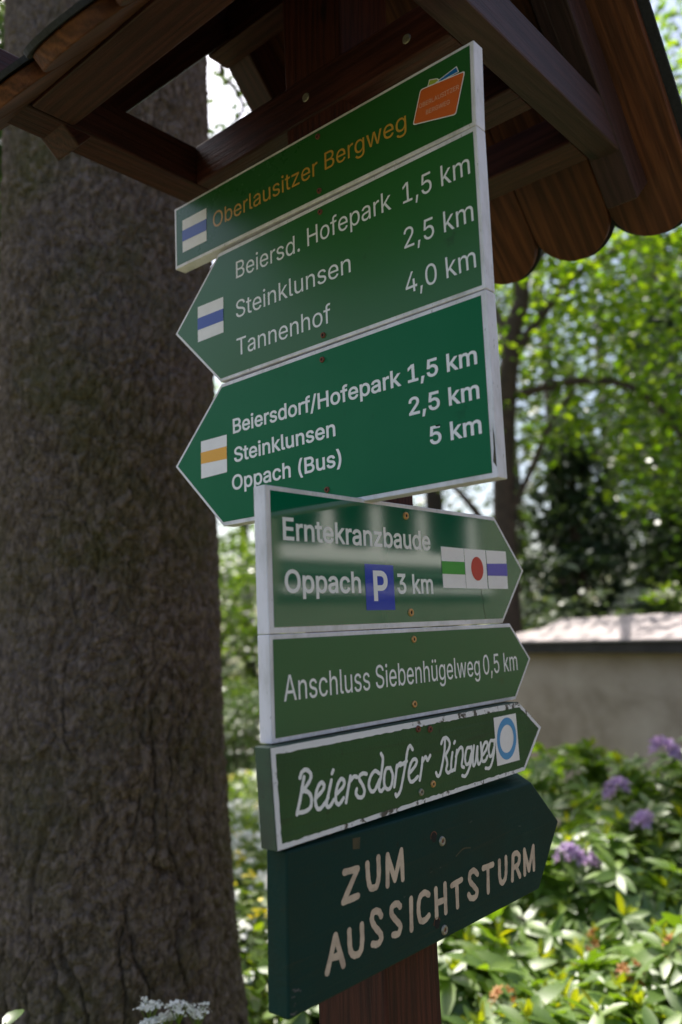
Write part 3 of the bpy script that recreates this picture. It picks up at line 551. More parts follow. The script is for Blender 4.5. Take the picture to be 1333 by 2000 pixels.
for k in range(ns):                                     # coping slabs, the end one hipped
    x0 = WL * k / ns + (0.004 if k else -0.02); x1 = WL * (k + 1) / ns - (0.004 if k < ns - 1 else -0.02)
    r0 = x0 + (hip if k == 0 else 0); r0 = min(r0, x1)
    zr = 1.452 + 0.175 * (min(1.0, (r0 - x0) / hip) if k == 0 else 1)
    r0z = 1.452 + 0.175 * min(1.0, max(0.0, (r0 + 0.02) / hip))
    r1z = 1.452 + 0.175 * min(1.0, (x1 + 0.02) / hip)
    dz = random.uniform(-0.004, 0.004)
    b = 1.4535
    vs = [(x0, -0.03, b), (x1, -0.03, b), (x1, 0.85, b), (x0, 0.85, b), (x0, -0.03, b + 0.012), (x1, -0.03, b + 0.012), (x1, 0.85, b + 0.012), (x0, 0.85, b + 0.012),
          (r0, 0.41, (r0z if k == 0 else r1z) + dz), (x1, 0.41, r1z + dz)]
    fs = [(3, 2, 1, 0), (0, 1, 5, 4), (2, 3, 7, 6), (4, 5, 9, 8), (6, 7, 8, 9), (1, 2, 6, 9, 5), (0, 4, 8, 7, 3)]
    if k == 0: fs[-1] = (0, 4, 7, 3); fs.append((4, 8, 7))
    mesh_obj('coping_slab', vs, fs, copm, wall)

# ------------------------------------------------------------------ house behind the camera (what the glossy sign mirrors)
house = thing('house', 'cream rendered house with white framed veranda window facing the signpost', 'house', (0, -4.0, 0))
cream = paint('cream render', (0.17, 0.17, 0.12), 0.85, (0.13, 0.12, 0.08), 0.5, 1.2, 0.3)
whitef = paint('white window frame', (0.85, 0.85, 0.84), 0.4, (0.6, 0.6, 0.6), 0.1, 3, 0)
dkglass, nt_, bs_ = newmat('dark window glass'); bs_.inputs['Base Color'].default_value = (0.01, 0.014, 0.013, 1); bs_.inputs['Roughness'].default_value = 0.06; bs_.inputs['IOR'].default_value = 1.3
WX0, WX1, WZ0, WZ1 = 3.772, 6.785, 1.975, 3.200
def hb(name, x0, x1, y0, y1, z0, z1, mat, par, bev=0.0):
    vs = [(x, y, z) for x in (x0, x1) for y in (y0, y1) for z in (z0, z1)]
    fs = [(0, 1, 3, 2), (4, 6, 7, 5), (0, 4, 5, 1), (2, 3, 7, 6), (0, 2, 6, 4), (1, 5, 7, 3)]
    o = mesh_obj(name, vs, fs, mat, par)
    if bev: bevel(o, bev)
    return o
hb('wall', -0.6, WX0, -0.3, 0, 0, 3.6, cream, house); hb('wall', WX1, 9.0, -0.3, 0, 0, 3.6, cream, house)
hb('wall', WX0, WX1, -0.3, 0, 0, WZ0, cream, house); hb('wall', WX0, WX1, -0.3, 0, WZ1, 3.6, cream, house)
hb('wall', -0.6, -0.3, -4, -0.3, 0, 3.6, cream, house); hb('wall', 8.7, 9.0, -4, -0.3, 0, 3.6, cream, house); hb('wall', -0.3, 8.7, -4, -3.7, 0, 3.6, cream, house)
win = hb('window', WX0, WX1, -0.16, -0.14, WZ0, WZ1, dkglass, house)
for xb, ztop in ((4.415, 2.644), (5.084, WZ1), (5.794, WZ1), (6.704, WZ1)):
    hb('window_frame', xb - 0.075, xb + 0.075, -0.135, -0.06, 2.317, ztop, whitef, win, 0.004)
hb('window_frame', WX0, WX1, -0.135, -0.05, 2.197, 2.316, whitef, win, 0.004)
hb('window_frame', WX0, WX1, -0.138, -0.10, 2.097, 2.196, plain('pale green blind', (0.16, 0.22, 0.18), 0.8), win)
hb('window_sill', WX0 - 0.05, WX1 + 0.05, -0.1, 0.06, WZ0 - 0.05, WZ0 - 0.003, whitef, house)
rfm = plain('roof tiles', (0.16, 0.06, 0.04), 0.8, 0, 0.3, 8, 0.4)
vs = [(-0.9, 0.4, 3.55), (9.3, 0.4, 3.55), (9.3, -2.0, 5.4), (-0.9, -2.0, 5.4), (-0.9, -4.4, 3.55), (9.3, -4.4, 3.55)]
mesh_obj('roof', vs + [(a, b, c - 0.1) for a, b, c in vs], [(0, 1, 2, 3), (3, 2, 5, 4), (9, 8, 7, 6), (10, 11, 8, 9), (0, 6, 7, 1), (4, 5, 11, 10), (0, 3, 4, 10, 9, 6), (1, 7, 8, 11, 5, 2)], rfm, house)

# ------------------------------------------------------------------ big trunk
def worley(x, y, seed):
    """F1, F2 and id of a jittered grid"""
    rs = np.random.default_rng(seed)
    T = rs.random((256, 256, 3))
    xi, yi = np.floor(x).astype(int), np.floor(y).astype(int)
    f1 = np.full(x.shape, 9.0); f2 = np.full(x.shape, 9.0); idv = np.zeros(x.shape)
    for dx in (-1, 0, 1):
        for dy in (-1, 0, 1):
            cx, cy = (xi + dx) , (yi + dy)
            t = T[np.mod(cx, 256), np.mod(cy, 256)]
            d = np.hypot(cx + t[..., 0] - x, cy + t[..., 1] - y)
            m1 = d < f1
            f2 = np.where(m1, f1, np.minimum(f2, d)); idv = np.where(m1, t[..., 2], idv); f1 = np.where(m1, d, f1)
    return f1, f2, idv

def vnoise(x, y, seed):
    rs = np.random.default_rng(seed); T = rs.random((256, 256))
    xi, yi = np.floor(x).astype(int), np.floor(y).astype(int); fx, fy = x - xi, y - yi
    fx = fx * fx * (3 - 2 * fx); fy = fy * fy * (3 - 2 * fy)
    g = lambda a, b: T[np.mod(a, 256), np.mod(b, 256)]
    return (g(xi, yi) * (1 - fx) + g(xi + 1, yi) * fx) * (1 - fy) + (g(xi, yi + 1) * (1 - fx) + g(xi + 1, yi + 1) * fx) * fy - 0.5

def fbm(x, y, seed, o=4):
    r = 0; a = 1.0
    for i in range(o): r = r + a * vnoise(x * 2 ** i, y * 2 ** i, seed + i); a *= 0.5
    return r

def barkmat():
    mt, nt, bs = newmat('flaky bark')
    v = coords(nt, 'Object'); vs_ = coords(nt, 'Object', (1, 1, 0.45))
    n = noise(nt, vs_, 62, 8, 0.78, 0.6); n2 = noise(nt, v, 2.6, 4, 0.6); n3 = noise(nt, vs_, 110, 5, 0.7); n4 = noise(nt, v, 1.4, 3, 0.5)
    c = ramp(nt, n, [(0.28, (0.026, 0.018, 0.014)), (0.44, (0.075, 0.055, 0.042)), (0.56, (0.145, 0.110, 0.087)), (0.72, (0.31, 0.24, 0.205))])
    c = mix(nt, maprange(nt, n2, 0.48, 0.66, 0, 0.6), c, (0.075, 0.072, 0.024))
    c = mix(nt, maprange(nt, n4, 0.50, 0.68, 0, 0.45), c, (0.16, 0.13, 0.135))
    at = nt.nodes.new('ShaderNodeAttribute'); at.attribute_name = 'plate'
    c = mix(nt, maprange(nt, at.outputs['Fac'], 0.0, 1.0, 0.0, 0.55), c, (0.21, 0.165, 0.15))
    nt.links.new(c, bs.inputs['Base Color']); bs.inputs['Roughness'].default_value = 0.95
    bs.inputs['Specular IOR Level'].default_value = 0.15
    bump(nt, bs, n3, 1.0, 0.008)
    return mt
M['bark'] = barkmat()
TC = (0.50, 1.358)
old = thing('old_tree', 'massive trunk with flaky grey brown bark directly behind the signpost', 'tree', (TC[0], TC[1], 0))
NT, NZ = 640, 1050
zz = np.linspace(-0.05, 4.0, NZ)
th = np.linspace(0, 2 * np.pi, NT, endpoint=False)
TH, ZZ = np.meshgrid(th, zz, indexing='xy')
rad = 0.292 + 0.185 * np.exp(-(ZZ + 0.02 - 0.1) / 0.43) + 0.0035 * (3 - ZZ)
rad += 0.012 * np.sin(TH * 3 + 1 + ZZ * 0.3) * np.exp(-ZZ / 1.4) + 0.006 * np.sin(2 * TH + ZZ * 0.6)
per = 2 * np.pi * 0.3
def ring(f, k):                                          # wrap a noise round the trunk by blending two copies
    a = TH / (2 * np.pi)
    w = np.clip((a - 0.92) / 0.08, 0, 1)
    return f(a * per) * (1 - w) + f((a - 1) * per) * w
def relief(s):
    wx = 0.022 * fbm(s * 9, ZZ * 6, 3) + 0.006 * fbm(s * 45, ZZ * 30, 31)
    wz = 0.030 * fbm(s * 7 + 9, ZZ * 7, 5) + 0.008 * fbm(s * 40 + 9, ZZ * 30, 37)
    st = 1.15 + 0.55 * np.clip((2.1 - ZZ) / 1.4, 0, 1)
    a1, a2, i1 = worley((s + wx * 1.3) * 42 + 100, (ZZ + wz * 1.3) * 40 / (1.5 + 0.9 * np.clip((1.9 - 1.5) / 1.0, 0, 1)) + 60, 1)
    b1, b2, i2 = worley((s + wx * 1.4) * 62 + 100, (ZZ + wz) * 44 + 60, 2)
    big = np.clip((a2 - a1) / 0.10, 0, 1)
    sm = np.clip((b2 - b1) / 0.22, 0, 1)
    long_ = np.clip(1 - np.abs(fbm(s * 16 + fbm(s * 5, ZZ * 4, 61) * 1.6, ZZ * 1.7, 71, 3)) / 0.075, 0, 1)
    low = np.clip((2.2 - ZZ) / 1.2, 0.25, 1)
    h = 0.006 * big + 0.003 * sm + 0.006 * (i1 - 0.5) + 0.004 * (i2 - 0.5) - 0.020 * long_ * low + 0.007 * fbm(s * 50, ZZ * 32, 9) + 0.006 * fbm(s * 120, ZZ * 85, 19, 2)
    return h
def platef(s):
    wx = 0.022 * fbm(s * 9, ZZ * 6, 3) + 0.006 * fbm(s * 45, ZZ * 30, 31); wz = 0.030 * fbm(s * 7 + 9, ZZ * 7, 5) + 0.008 * fbm(s * 40 + 9, ZZ * 30, 37)
    b1, b2, i2 = worley((s + wx * 1.4) * 62 + 100, (ZZ + wz) * 44 + 60, 2)
    return np.clip(i2 * 2.2 - 1.25, 0, 1)
H = ring(relief, 1); PL = ring(platef, 1)
RR = rad + H
V = np.column_stack([(RR * np.cos(TH)).ravel(), (RR * np.sin(TH)).ravel(), ZZ.ravel()])
I = np.arange(NT * NZ).reshape(NZ, NT); J = np.roll(I, -1, axis=1)
F = np.column_stack([I[:-1].ravel(), J[:-1].ravel(), J[1:].ravel(), I[1:].ravel()])
tr = np_mesh('trunk', V, F, M['bark'], old, smooth=True)
tr.data.attributes.new('plate', 'FLOAT', 'POINT').data.foreach_set('value', PL.ravel().astype(np.float32))
uv, uf = tube([(0, 0, 3.95), (0.03, 0.05, 5.5), (0.0, 0.1, 7.5), (0.1, 0.2, 10)], [0.295, 0.26, 0.2, 0.1], 20)
mesh_obj('upper_trunk', uv, uf, M['bark'], old, smooth=True)
for (a, z, L, up) in ((0.4, 5.0, 2.6, 0.7), (2.2, 5.6, 2.4, 0.9), (4.2, 5.2, 2.6, 0.5), (5.2, 6.4, 2.2, 0.9), (1.2, 7.0, 2.0, 0.8)):
    p = [(0, 0.05, z)] + [(math.cos(a + 0.1 * k) * L * k / 4, math.sin(a + 0.1 * k) * L * k / 4, z + up * k / 4 * L * 0.6) for k in range(1, 5)]
    v_, f_ = tube(p, [0.09, 0.07, 0.05, 0.03, 0.012], 8)
    mesh_obj('limb', v_, f_, M['twig'], old, smooth=True)

# ------------------------------------------------------------------ foliage builder
def leaves(name, centres, size, mat, parent, flat=0.35, aspect=0.55, rng=RNG, droop=0.0, kind='stuff'):
    """leaf-shaped bent hexagons at the given centres; size scalar or array"""
    n = len(centres)
    size = np.broadcast_to(np.asarray(size, float), (n,)) * rng.uniform(0.7, 1.25, n)
    a = rng.uniform(0, 2 * np.pi, n)
    d = np.column_stack([np.cos(a), np.sin(a), rng.normal(-droop, 0.35, n)]); d /= np.linalg.norm(d, axis=1)[:, None]
    up = np.column_stack([rng.normal(0, flat, n), rng.normal(0, flat, n), np.ones(n)])
    s = np.cross(d, up); s /= np.linalg.norm(s, axis=1)[:, None]; nn = np.cross(s, d)
    L = size[:, None]; W = L * aspect / 2
    c = centres
    p = [c - d * L / 2, c - d * L * 0.12 + s * W - nn * W * 0.25, c + d * L * 0.22 + s * W * 0.8 - nn * W * 0.3, c + d * L / 2 - nn * L * 0.1,
         c + d * L * 0.22 - s * W * 0.8 - nn * W * 0.3, c - d * L * 0.12 - s * W - nn * W * 0.25]
    V = np.stack(p, axis=1).reshape(-1, 3)
    b = (np.arange(n) * 6)[:, None]
    F = np.concatenate([b + np.array([[0, 1, 2, 3]]), b + np.array([[0, 3, 4, 5]])], axis=0)
    o = np_mesh(name, V, F, mat, parent)
    if kind: o['kind'] = kind
    return o

def clumps(centre, radii, nclump, per, spread, rng, hollow=0.55, keep=None):
    """leaf positions in clumps spread through an ellipsoid"""
    out = []
    cen = np.array(centre, float)
    while len(out) < nclump:
        q = rng.normal(0, 1, 3); q /= np.linalg.norm(q)
        r = rng.uniform(hollow, 1.0) ** 0.6
        c = cen + q * r * np.array(radii) * rng.uniform(0.85, 1.12)
        if keep is not None and not keep(c): continue
        out.append(c)
    out = np.array(out)
    k = rng.integers(int(per * 0.5), int(per * 1.5), nclump)
    idx = np.repeat(np.arange(nclump), k)
    pts = out[idx] + rng.normal(0, 1, (len(idx), 3)) * np.array([spread, spread, spread * 0.5])
    return pts

LM = {}
LM['fresh'] = leaf_mat('fresh backlit leaves', (0.025, 0.06, 0.010), (0.065, 0.13, 0.014), (0.13, 0.20, 0.02), 0.32, 0.55, (3.2, 2.9, 0.5), 0.6)
LM['mid'] = leaf_mat('mid green leaves', (0.03, 0.07, 0.014), (0.05, 0.10, 0.018), (0.08, 0.13, 0.025), 0.35, 0.35, (1.9, 1.8, 0.6), 0.5)
LM['grey'] = leaf_mat('grey green leaves', (0.045, 0.075, 0.035), (0.07, 0.10, 0.05), (0.10, 0.13, 0.07), 0.4, 0.3, (1.5, 1.5, 0.8), 0.5)
LM['dark'] = leaf_mat('dark conifer needles', (0.020, 0.042, 0.026), (0.034, 0.062, 0.036), (0.055, 0.090, 0.048), 0.6, 0.25, None, 0.4)
LM['far'] = leaf_mat('far woodland leaves', (0.025, 0.055, 0.014), (0.05, 0.09, 0.02), (0.09, 0.14, 0.03), 0.4, 0.35, (1.8, 1.7, 0.6), 0.5)
LM['rhodo'] = leaf_mat('glossy rhododendron leaf', (0.085, 0.155, 0.024), (0.125, 0.21, 0.030), (0.17, 0.26, 0.036), 0.44, 0.38, (1.9, 1.9, 0.35), 1.0)
LM['rhodo_new'] = leaf_mat('young rhododendron leaf', (0.20, 0.27, 0.015), (0.28, 0.33, 0.02), (0.36, 0.38, 0.025), 0.35, 0.40, (1.7, 1.6, 0.3), 0.6)
LM['herb'] = leaf_mat('herb leaves', (0.08, 0.15, 0.02), (0.13, 0.21, 0.025), (0.22, 0.29, 0.03), 0.35, 0.42, (1.8, 1.8, 0.4), 0.6)
M['petal_w'] = leaf_mat('white petals', (0.70, 0.72, 0.66), (0.78, 0.78, 0.75), (0.82, 0.82, 0.80), 0.6, 0.3, (1.0, 1.0, 0.95), 0.3)
M['petal_y'] = leaf_mat('yellow petals', (0.60, 0.48, 0.01), (0.72, 0.60, 0.02), (0.75, 0.66, 0.04), 0.5, 0.3, (1.0, 0.95, 0.3), 0.3)
M['petal_p'] = leaf_mat('purple petals', (0.38, 0.27, 0.46), (0.50, 0.38, 0.58), (0.62, 0.50, 0.68), 0.5, 0.35, (1.1, 0.9, 1.1), 0.3)
M['petal_o'] = leaf_mat('withered florets', (0.34, 0.13, 0.05), (0.50, 0.24, 0.09), (0.58, 0.33, 0.15), 0.6, 0.3, (1.1, 0.9, 0.7), 0.3)

def branch(parent, pts, r0, r1, name='branch', seg=8, k=5):
    P = smooth_path(pts, k); n = len(P)
    v_, f_ = tube([tuple(p) for p in P], [r0 + (r1 - r0) * i / (n - 1) for i in range(n)], seg)
    return mesh_obj(name, v_, f_, M['twig'], parent, smooth=True)

# crown of the old tree (above the frame; only a few sprays hang into the gap under the roof)
rg = np.random.default_rng(5)
pts = clumps((0.1, 0.5, 7.6), (3.0, 2.6, 1.9), 260, 34, 0.28, rg, 0.2, keep=lambda c: c[0] < 0.9)
leaves('crown', pts, 0.085, LM['mid'], old, 0.6, rng=rg)
sprays = np.array([[1.91, 2.42, 4.64], [1.95, 2.38, 4.56], [1.86, 2.46, 4.26], [1.99, 2.34, 4.42], [1.89, 2.43, 4.54], [1.93, 2.4, 4.3]]) - np.array([TC[0], TC[1], 0])
idx = np.repeat(np.arange(len(sprays)), 10)
leaves('drooping_spray', sprays[idx] + rg.normal(0, 0.045, (len(idx), 3)), 0.05, LM['mid'], old, 0.6, rng=rg)
v_, f_ = tube([tuple(p) for p in smooth_path([(0.05, 0.1, 5.2), tuple(sprays[0] + [0, 0, 0.5]), tuple(sprays[0]), tuple(sprays[1]), tuple(sprays[3]), tuple(sprays[5]), tuple(sprays[2])], 4)], [0.02 - 0.0007 * i for i in range(25)], 5)
mesh_obj('twig', v_, f_, M['twig'], old, smooth=True)

# ------------------------------------------------------------------ background trees
def leafy_tree(name, label, loc, trunk, branches, crowns, mat, lsize, group=None, seed=1, cat='tree'):
    t = thing(name, label, cat, (loc[0], loc[1], 0), 0, group)
    L = Vector((loc[0], loc[1], 0))
    tp, r0, r1 = trunk
    branch(t, [tuple(Vector(p) - L) for p in tp], r0, r1, 'trunk', 12)
    for bp, a, b in branches:
        branch(t, [tuple(Vector(p) - L) for p in bp], a, b)
    rg = np.random.default_rng(seed)
    P = [clumps(tuple(Vector(c) - L), rad_, n, per, sp, rg, hol) for (c, rad_, n, per, sp, hol) in crowns]
    leaves('crown', np.vstack(P), lsize, mat, t, 0.75, 0.62, rng=rg)
    return t

leafy_tree('deciduous_tree', 'young tree with curved branches and bright backlit leaves, nearest of the wood', (6.05, 3.25),
    ([(6.05, 3.27, -0.1), (6.05, 3.27, 1.5), (6.07, 3.24, 2.94), (6.15, 3.09, 4.34), (6.21, 2.97, 4.9), (6.1, 3.1, 6.6), (6.2, 3.3, 8.2)], 0.13, 0.05),
    [([(6.13, 3.12, 4.1), (6.3, 2.75, 4.62), (6.4, 2.5, 4.86), (6.6, 2.1, 5.1), (6.8, 1.5, 5.5)], 0.055, 0.015),
     ([(6.12, 3.16, 3.75), (6.3, 2.6, 3.82), (6.5, 2.15, 3.72), (6.65, 1.9, 3.45), (6.75, 1.75, 3.05), (6.7, 1.7, 2.6)], 0.045, 0.010),
     ([(6.07, 3.22, 2.6), (6.15, 3.0, 3.0), (6.25, 2.8, 3.45), (6.4, 2.62, 3.75)], 0.035, 0.02),
     ([(6.2, 2.97, 4.9), (6.6, 2.2, 5.9), (7.0, 1.4, 6.6)], 0.05, 0.012),
     ([(6.06, 3.26, 2.2), (5.85, 3.5, 2.75), (5.6, 3.9, 3.3)], 0.05, 0.015),
     ([(6.15, 3.1, 4.3), (6.5, 3.7, 5.3), (6.8, 4.4, 6.0)], 0.05, 0.015),
     ([(6.1, 3.2, 3.6), (5.3, 3.4, 4.3), (4.5, 3.5, 4.6), (3.7, 3.5, 4.7)], 0.05, 0.012)],  # added branch, unseen behind the signs, carries the shading clump
    [((6.5, 2.3, 4.3), (1.1, 1.7, 1.5), 175, 22, 0.19, 0.15), ((6.7, 1.4, 6.4), (1.8, 2.2, 1.5), 170, 26, 0.25, 0.2), ((6.7, 4.2, 5.6), (1.1, 1.2, 1.7), 110, 24, 0.22, 0.2), ((4.0, 3.5, 4.6), (0.85, 0.9, 0.6), 95, 24, 0.16, 0.1),  # last clump added unseen behind the signs to shade the upper rhododendrons
     ((6.7, 1.6, 3.2), (0.7, 1.0, 0.8), 60, 22, 0.18, 0.2)],
    LM['fresh'], 0.085, seed=21)
leafy_tree('deciduous_tree', 'slender leafy tree at the right edge of the photo, its crown behind the coping', (9.2, 1.2),
    ([(9.2, 1.2, -0.1), (9.3, 1.15, 3.0), (9.2, 1.3, 6.5), (9.3, 1.2, 9.5)], 0.14, 0.04),
    [([(9.25, 1.15, 3.2), (8.6, 1.9, 4.6), (8.2, 2.4, 5.4)], 0.05, 0.015), ([(9.25, 1.2, 4.5), (9.6, 0.3, 6.0)], 0.05, 0.015)],
    [((9.1, 1.6, 5.8), (2.2, 2.4, 3.0), 240, 26, 0.3, 0.3), ((8.8, 2.2, 3.1), (1.2, 1.3, 1.0), 60, 26, 0.25, 0.2)],
    LM['mid'], 0.10, seed=22)
leafy_tree('deciduous_tree', 'tall grey green tree farther back between the curved branches', (11.5, 5.4),
    ([(11.5, 5.4, -0.1), (11.4, 5.3, 4), (11.6, 5.5, 9)], 0.2, 0.05), [([(11.4, 5.3, 3.8), (10.8, 4.6, 5.6)], 0.06, 0.02)],
    [((11.5, 5.2, 6.4), (2.8, 2.8, 3.4), 260, 26, 0.35, 0.4)], LM['grey'], 0.11, seed=23)
leafy_tree('deciduous_tree', 'broad leafy tree in the gap between the massive trunk and the signs', (8.6, 11.2),
    ([(8.6, 11.2, -0.1), (8.7, 11.1, 2), (8.5, 11.3, 6)], 0.17, 0.05), [([(8.7, 11.1, 1.8), (8.2, 10.4, 3.0)], 0.05, 0.02), ([(8.7, 11.1, 1.2), (9.2, 10.2, 2.0)], 0.05, 0.02)],
    [((8.6, 11.0, 2.6), (2.0, 2.0, 1.7), 190, 26, 0.26, 0.2), ((8.8, 11.2, 5.4), (1.8, 1.8, 1.4), 90, 26, 0.3, 0.3)], LM['fresh'], 0.10, seed=24)
leafy_tree('deciduous_tree', 'dense dark leafy tree at the far left edge beside the massive trunk', (3.0, 8.6),
    ([(3.0, 8.6, -0.1), (3.1, 8.5, 3), (3.0, 8.7, 8)], 0.2, 0.05), [([(3.05, 8.5, 2.8), (2.3, 7.8, 4.5)], 0.05, 0.02)],
    [((2.9, 8.3, 5.4), (1.7, 1.9, 4.9), 420, 30, 0.3, 0.05), ((3.45, 8.0, 5.8), (0.7, 0.9, 4.2), 260, 34, 0.25, 0.0)], LM['mid'], 0.12, seed=25)

def conifer(label, x, y, h, r, seed):
    t = thing('conifer_tree', label, 'conifer', (x, y, 0), 0, 'dark conifers behind the garden wall')
    branch(t, [(0, 0, -0.1), (0, 0, h * 0.5), (0, 0, h)], 0.16, 0.02, 'trunk', 8)
    rg = np.random.default_rng(seed); P = []
    for k in range(int(h * 26)):
        z = rg.uniform(0.15, h - 0.2); a = rg.uniform(0, 6.28); L = r * (1 - z / h) ** 0.8 * rg.uniform(0.7, 1.1)
        m_ = int(24 + 60 * L)
        t_ = rg.uniform(0.1, 1, m_) ** 0.7
        P.append(np.column_stack([np.cos(a) * L * t_, np.sin(a) * L * t_, z - 0.3 * t_ ** 2 * L]) + rg.normal(0, 0.11, (m_, 3)) * np.array([1, 1, 0.5]))
    leaves('crown', np.vstack(P), 0.15, LM['dark'], t, 0.6, 0.4, rng=rg, droop=0.4)
conifer('dark blue green conifer behind the wall, straight above the arrow tips', 8.6, 3.75, 4.3, 1.5, 31)
conifer('dark conifer farther right behind the elder bush, the smaller one', 10.4, 3.2, 4.0, 1.6, 32)
conifer('tall dark conifer far behind the bright leaves at the right', 13.5, 4.2, 8.5, 2.4, 33)

def bush(name, label, loc, r, h, n, per, mat, ls, seed, cat='bush', sp=0.14, group=None):
    t = thing(name, label, cat, (loc[0], loc[1], 0), 0, group)
    rg = np.random.default_rng(seed)
    for k in range(5):
        a = k * 1.26 + 0.3
        v_, f_ = tube([(0, 0, -0.02), (math.cos(a) * r * 0.3, math.sin(a) * r * 0.3, h * 0.4), (math.cos(a) * r * 0.55, math.sin(a) * r * 0.55, h * 0.75)], [0.02, 0.014, 0.006], 6)
        mesh_obj('stem', v_, f_, M['stem'], t, smooth=True)
    pts = clumps((0, 0, h * 0.5), (r, r, h * 0.55), n, per, sp, rg, 0.35)
    pts = pts[pts[:, 2] > 0.02]
    leaves('foliage', pts, ls, mat, t, 0.5, 0.55, rng=rg)
    return t, rg
eb, rg = bush('elder_bush', 'bush with pale cream flower heads just behind the stone coping at the right edge', (8.3, 2.3), 1.0, 2.05, 150, 30, LM['herb'], 0.09, 41)
for k in range(26):
    a = rg.uniform(0, 6.28); e = rg.uniform(0.35, 1.0)
    c = np.array([math.cos(a) * math.cos(e) * 1.0, math.sin(a) * math.cos(e) * 1.0, 1.03 + math.sin(e) * 1.08])
    q = c + np.column_stack([rg.normal(0, 0.065, 70), rg.normal(0, 0.065, 70), rg.normal(0, 0.015, 70)])
    leaves('flower_head', q, 0.03, M['petal_w'], eb, 0.3, 0.9, rng=rg, kind=None)
bush('leafy_bush', 'mid green bush behind the wall below the dark conifers', (7.4, 3.4), 0.9, 1.9, 110, 28, LM['grey'], 0.09, 42)
bush('leafy_bush', 'low bright bush far away in the gap between the massive trunk and the signs', (7.2, 8.6), 0.9, 1.0, 110, 28, LM['herb'], 0.08, 43)
bush('leafy_bush', 'mid green bush before the path, seen between massive trunk and signs', (5.3, 6.3), 0.55, 1.0, 90, 26, LM['mid'], 0.07, 45)
bush('leafy_bush', 'grey green bush behind the wall at the far right', (7.9, 0.7), 1.1, 2.1, 150, 28, LM['grey'], 0.10, 44)

# woodland closing the view
rg = np.random.default_rng(50); P = []
for k in range(1500):
    a = rg.uniform(R(-50), R(140)); D = rg.uniform(17, 27)
    ztop = 8.0 + 2.5 * math.sin(a * 5) + 1.5 * math.sin(a * 11 + 1)
    if R(44) < a < R(58): ztop *= 0.75
    z = rg.uniform(0, 1) ** 1.15 * ztop
    P.append(np.array([CAM.x + D * math.cos(a), CAM.y + D * math.sin(a), z + 0.3]) + rg.normal(0, 1, (40, 3)) * np.array([0.7, 0.7, 0.4]))
tag(leaves('woodland', np.vstack(P), 0.27, LM['far'], None, 0.7, 0.6, rng=rg), label='distant leafy wood closing the view behind all the trees', category='woodland', kind='stuff')
# dark wood interior behind it
tv, tf = [], []
for k in range(60):
    a = rg.uniform(R(-45), R(135)); D = rg.uniform(18, 30); x, y = CAM.x + D * math.cos(a), CAM.y + D * math.sin(a)
    v_, f_ = tube([(x, y, -0.2), (x + rg.normal(0, 0.2), y, 5), (x + rg.normal(0, 0.4), y, 9.5)], [0.22, 0.15, 0.05], 7)
    b = len(tv); tv += v_; tf += [tuple(i + b for i in f) for f in f_]
tag(mesh_obj('woodland_trunks', tv, tf, M['twig'], None, smooth=True), label='many distant tree trunks half hidden inside the leafy wood', category='woodland', kind='stuff')

# ------------------------------------------------------------------ rhododendrons
def leaf_mesh(name, L, W, mat, curl=0.12, fold=0.25, twist=0.0):
    st = [0.0, 0.12, 0.35, 0.62, 0.85, 1.0]; wf = [0.06, 0.45, 0.92, 1.0, 0.62, 0.03]
    vs, fs = [], []
    for s, w in zip(st, wf):
        z = -curl * L * s * s + 0.02 * L * math.sin(s * 3)
        h = w * W / 2
        vs += [(s * L, -h, z + fold * h * (1 + twist)), (s * L, 0, z), (s * L, h, z + fold * h * (1 - twist))]
    for i in range(5):
        a = i * 3
        fs += [(a, a + 3, a + 4, a + 1), (a + 1, a + 4, a + 5, a + 2)]
    me = bpy.data.meshes.new(name); me.from_pydata(vs, [], fs); me.materials.append(mat)
    me.polygons.foreach_set('use_smooth', [True] * len(fs)); me.update()
    return me, np.array(vs), fs
LV = [leaf_mesh('leaf', 0.105, 0.034, LM['rhodo'], 0.15, 0.22), leaf_mesh('leaf', 0.115, 0.036, LM['rhodo'], 0.28, 0.15, 0.4), leaf_mesh('leaf', 0.09, 0.031, LM['rhodo'], 0.05, 0.3, -0.3)]
LY = [leaf_mesh('leaf', 0.075, 0.023, LM['rhodo_new'], 0.05, 0.45), leaf_mesh('leaf', 0.062, 0.019, LM['rhodo_new'], -0.06, 0.5)]

def floret_mesh(name, mat, n, L, W, spread, droop, seed):
    rg = np.random.default_rng(seed); vs, fs = [], []
    for k in range(n):
        a = rg.uniform(0, 6.28); e = rg.uniform(-0.2, 1.3)
        d = Vector((math.cos(a) * math.cos(e), math.sin(a) * math.cos(e), math.sin(e)))
        c = d * spread * rg.uniform(0.5, 1.0); c.z -= droop * (1 - d.z)
        s = d.orthogonal().normalized(); s.rotate(Matrix.Rotation(rg.uniform(0, 6.28), 3, d)); t = d.cross(s)
        for j in range(5):
            w = 6.283 * j / 5; q = s * math.cos(w) + t * math.sin(w); q2 = s * math.cos(w + 1.57) + t * math.sin(w + 1.57)
            b = len(vs)
            vs += [c, c + d * L * 0.5 + q * L * 0.35 - q2 * W, c + d * L * 0.55 + q * L * 0.95, c + d * L * 0.5 + q * L * 0.35 + q2 * W]
            fs.append((b, b + 1, b + 2, b + 3))
    me = bpy.data.meshes.new(name); me.from_pydata([tuple(v) for v in vs], [], fs); me.materials.append(mat); me.update()
    return me
FLW = [floret_mesh('flower', M['petal_p'], 15, 0.034, 0.008, 0.046, 0.0, 61), floret_mesh('flower', M['petal_p'], 11, 0.028, 0.010, 0.038, 0.0, 62)]
WIT = [floret_mesh('withered_flower', M['petal_o'], 12, 0.020, 0.0045, 0.028, 0.012, 63), floret_mesh('withered_flower', M['petal_o'], 10, 0.020, 0.004, 0.027, 0.012, 64)]

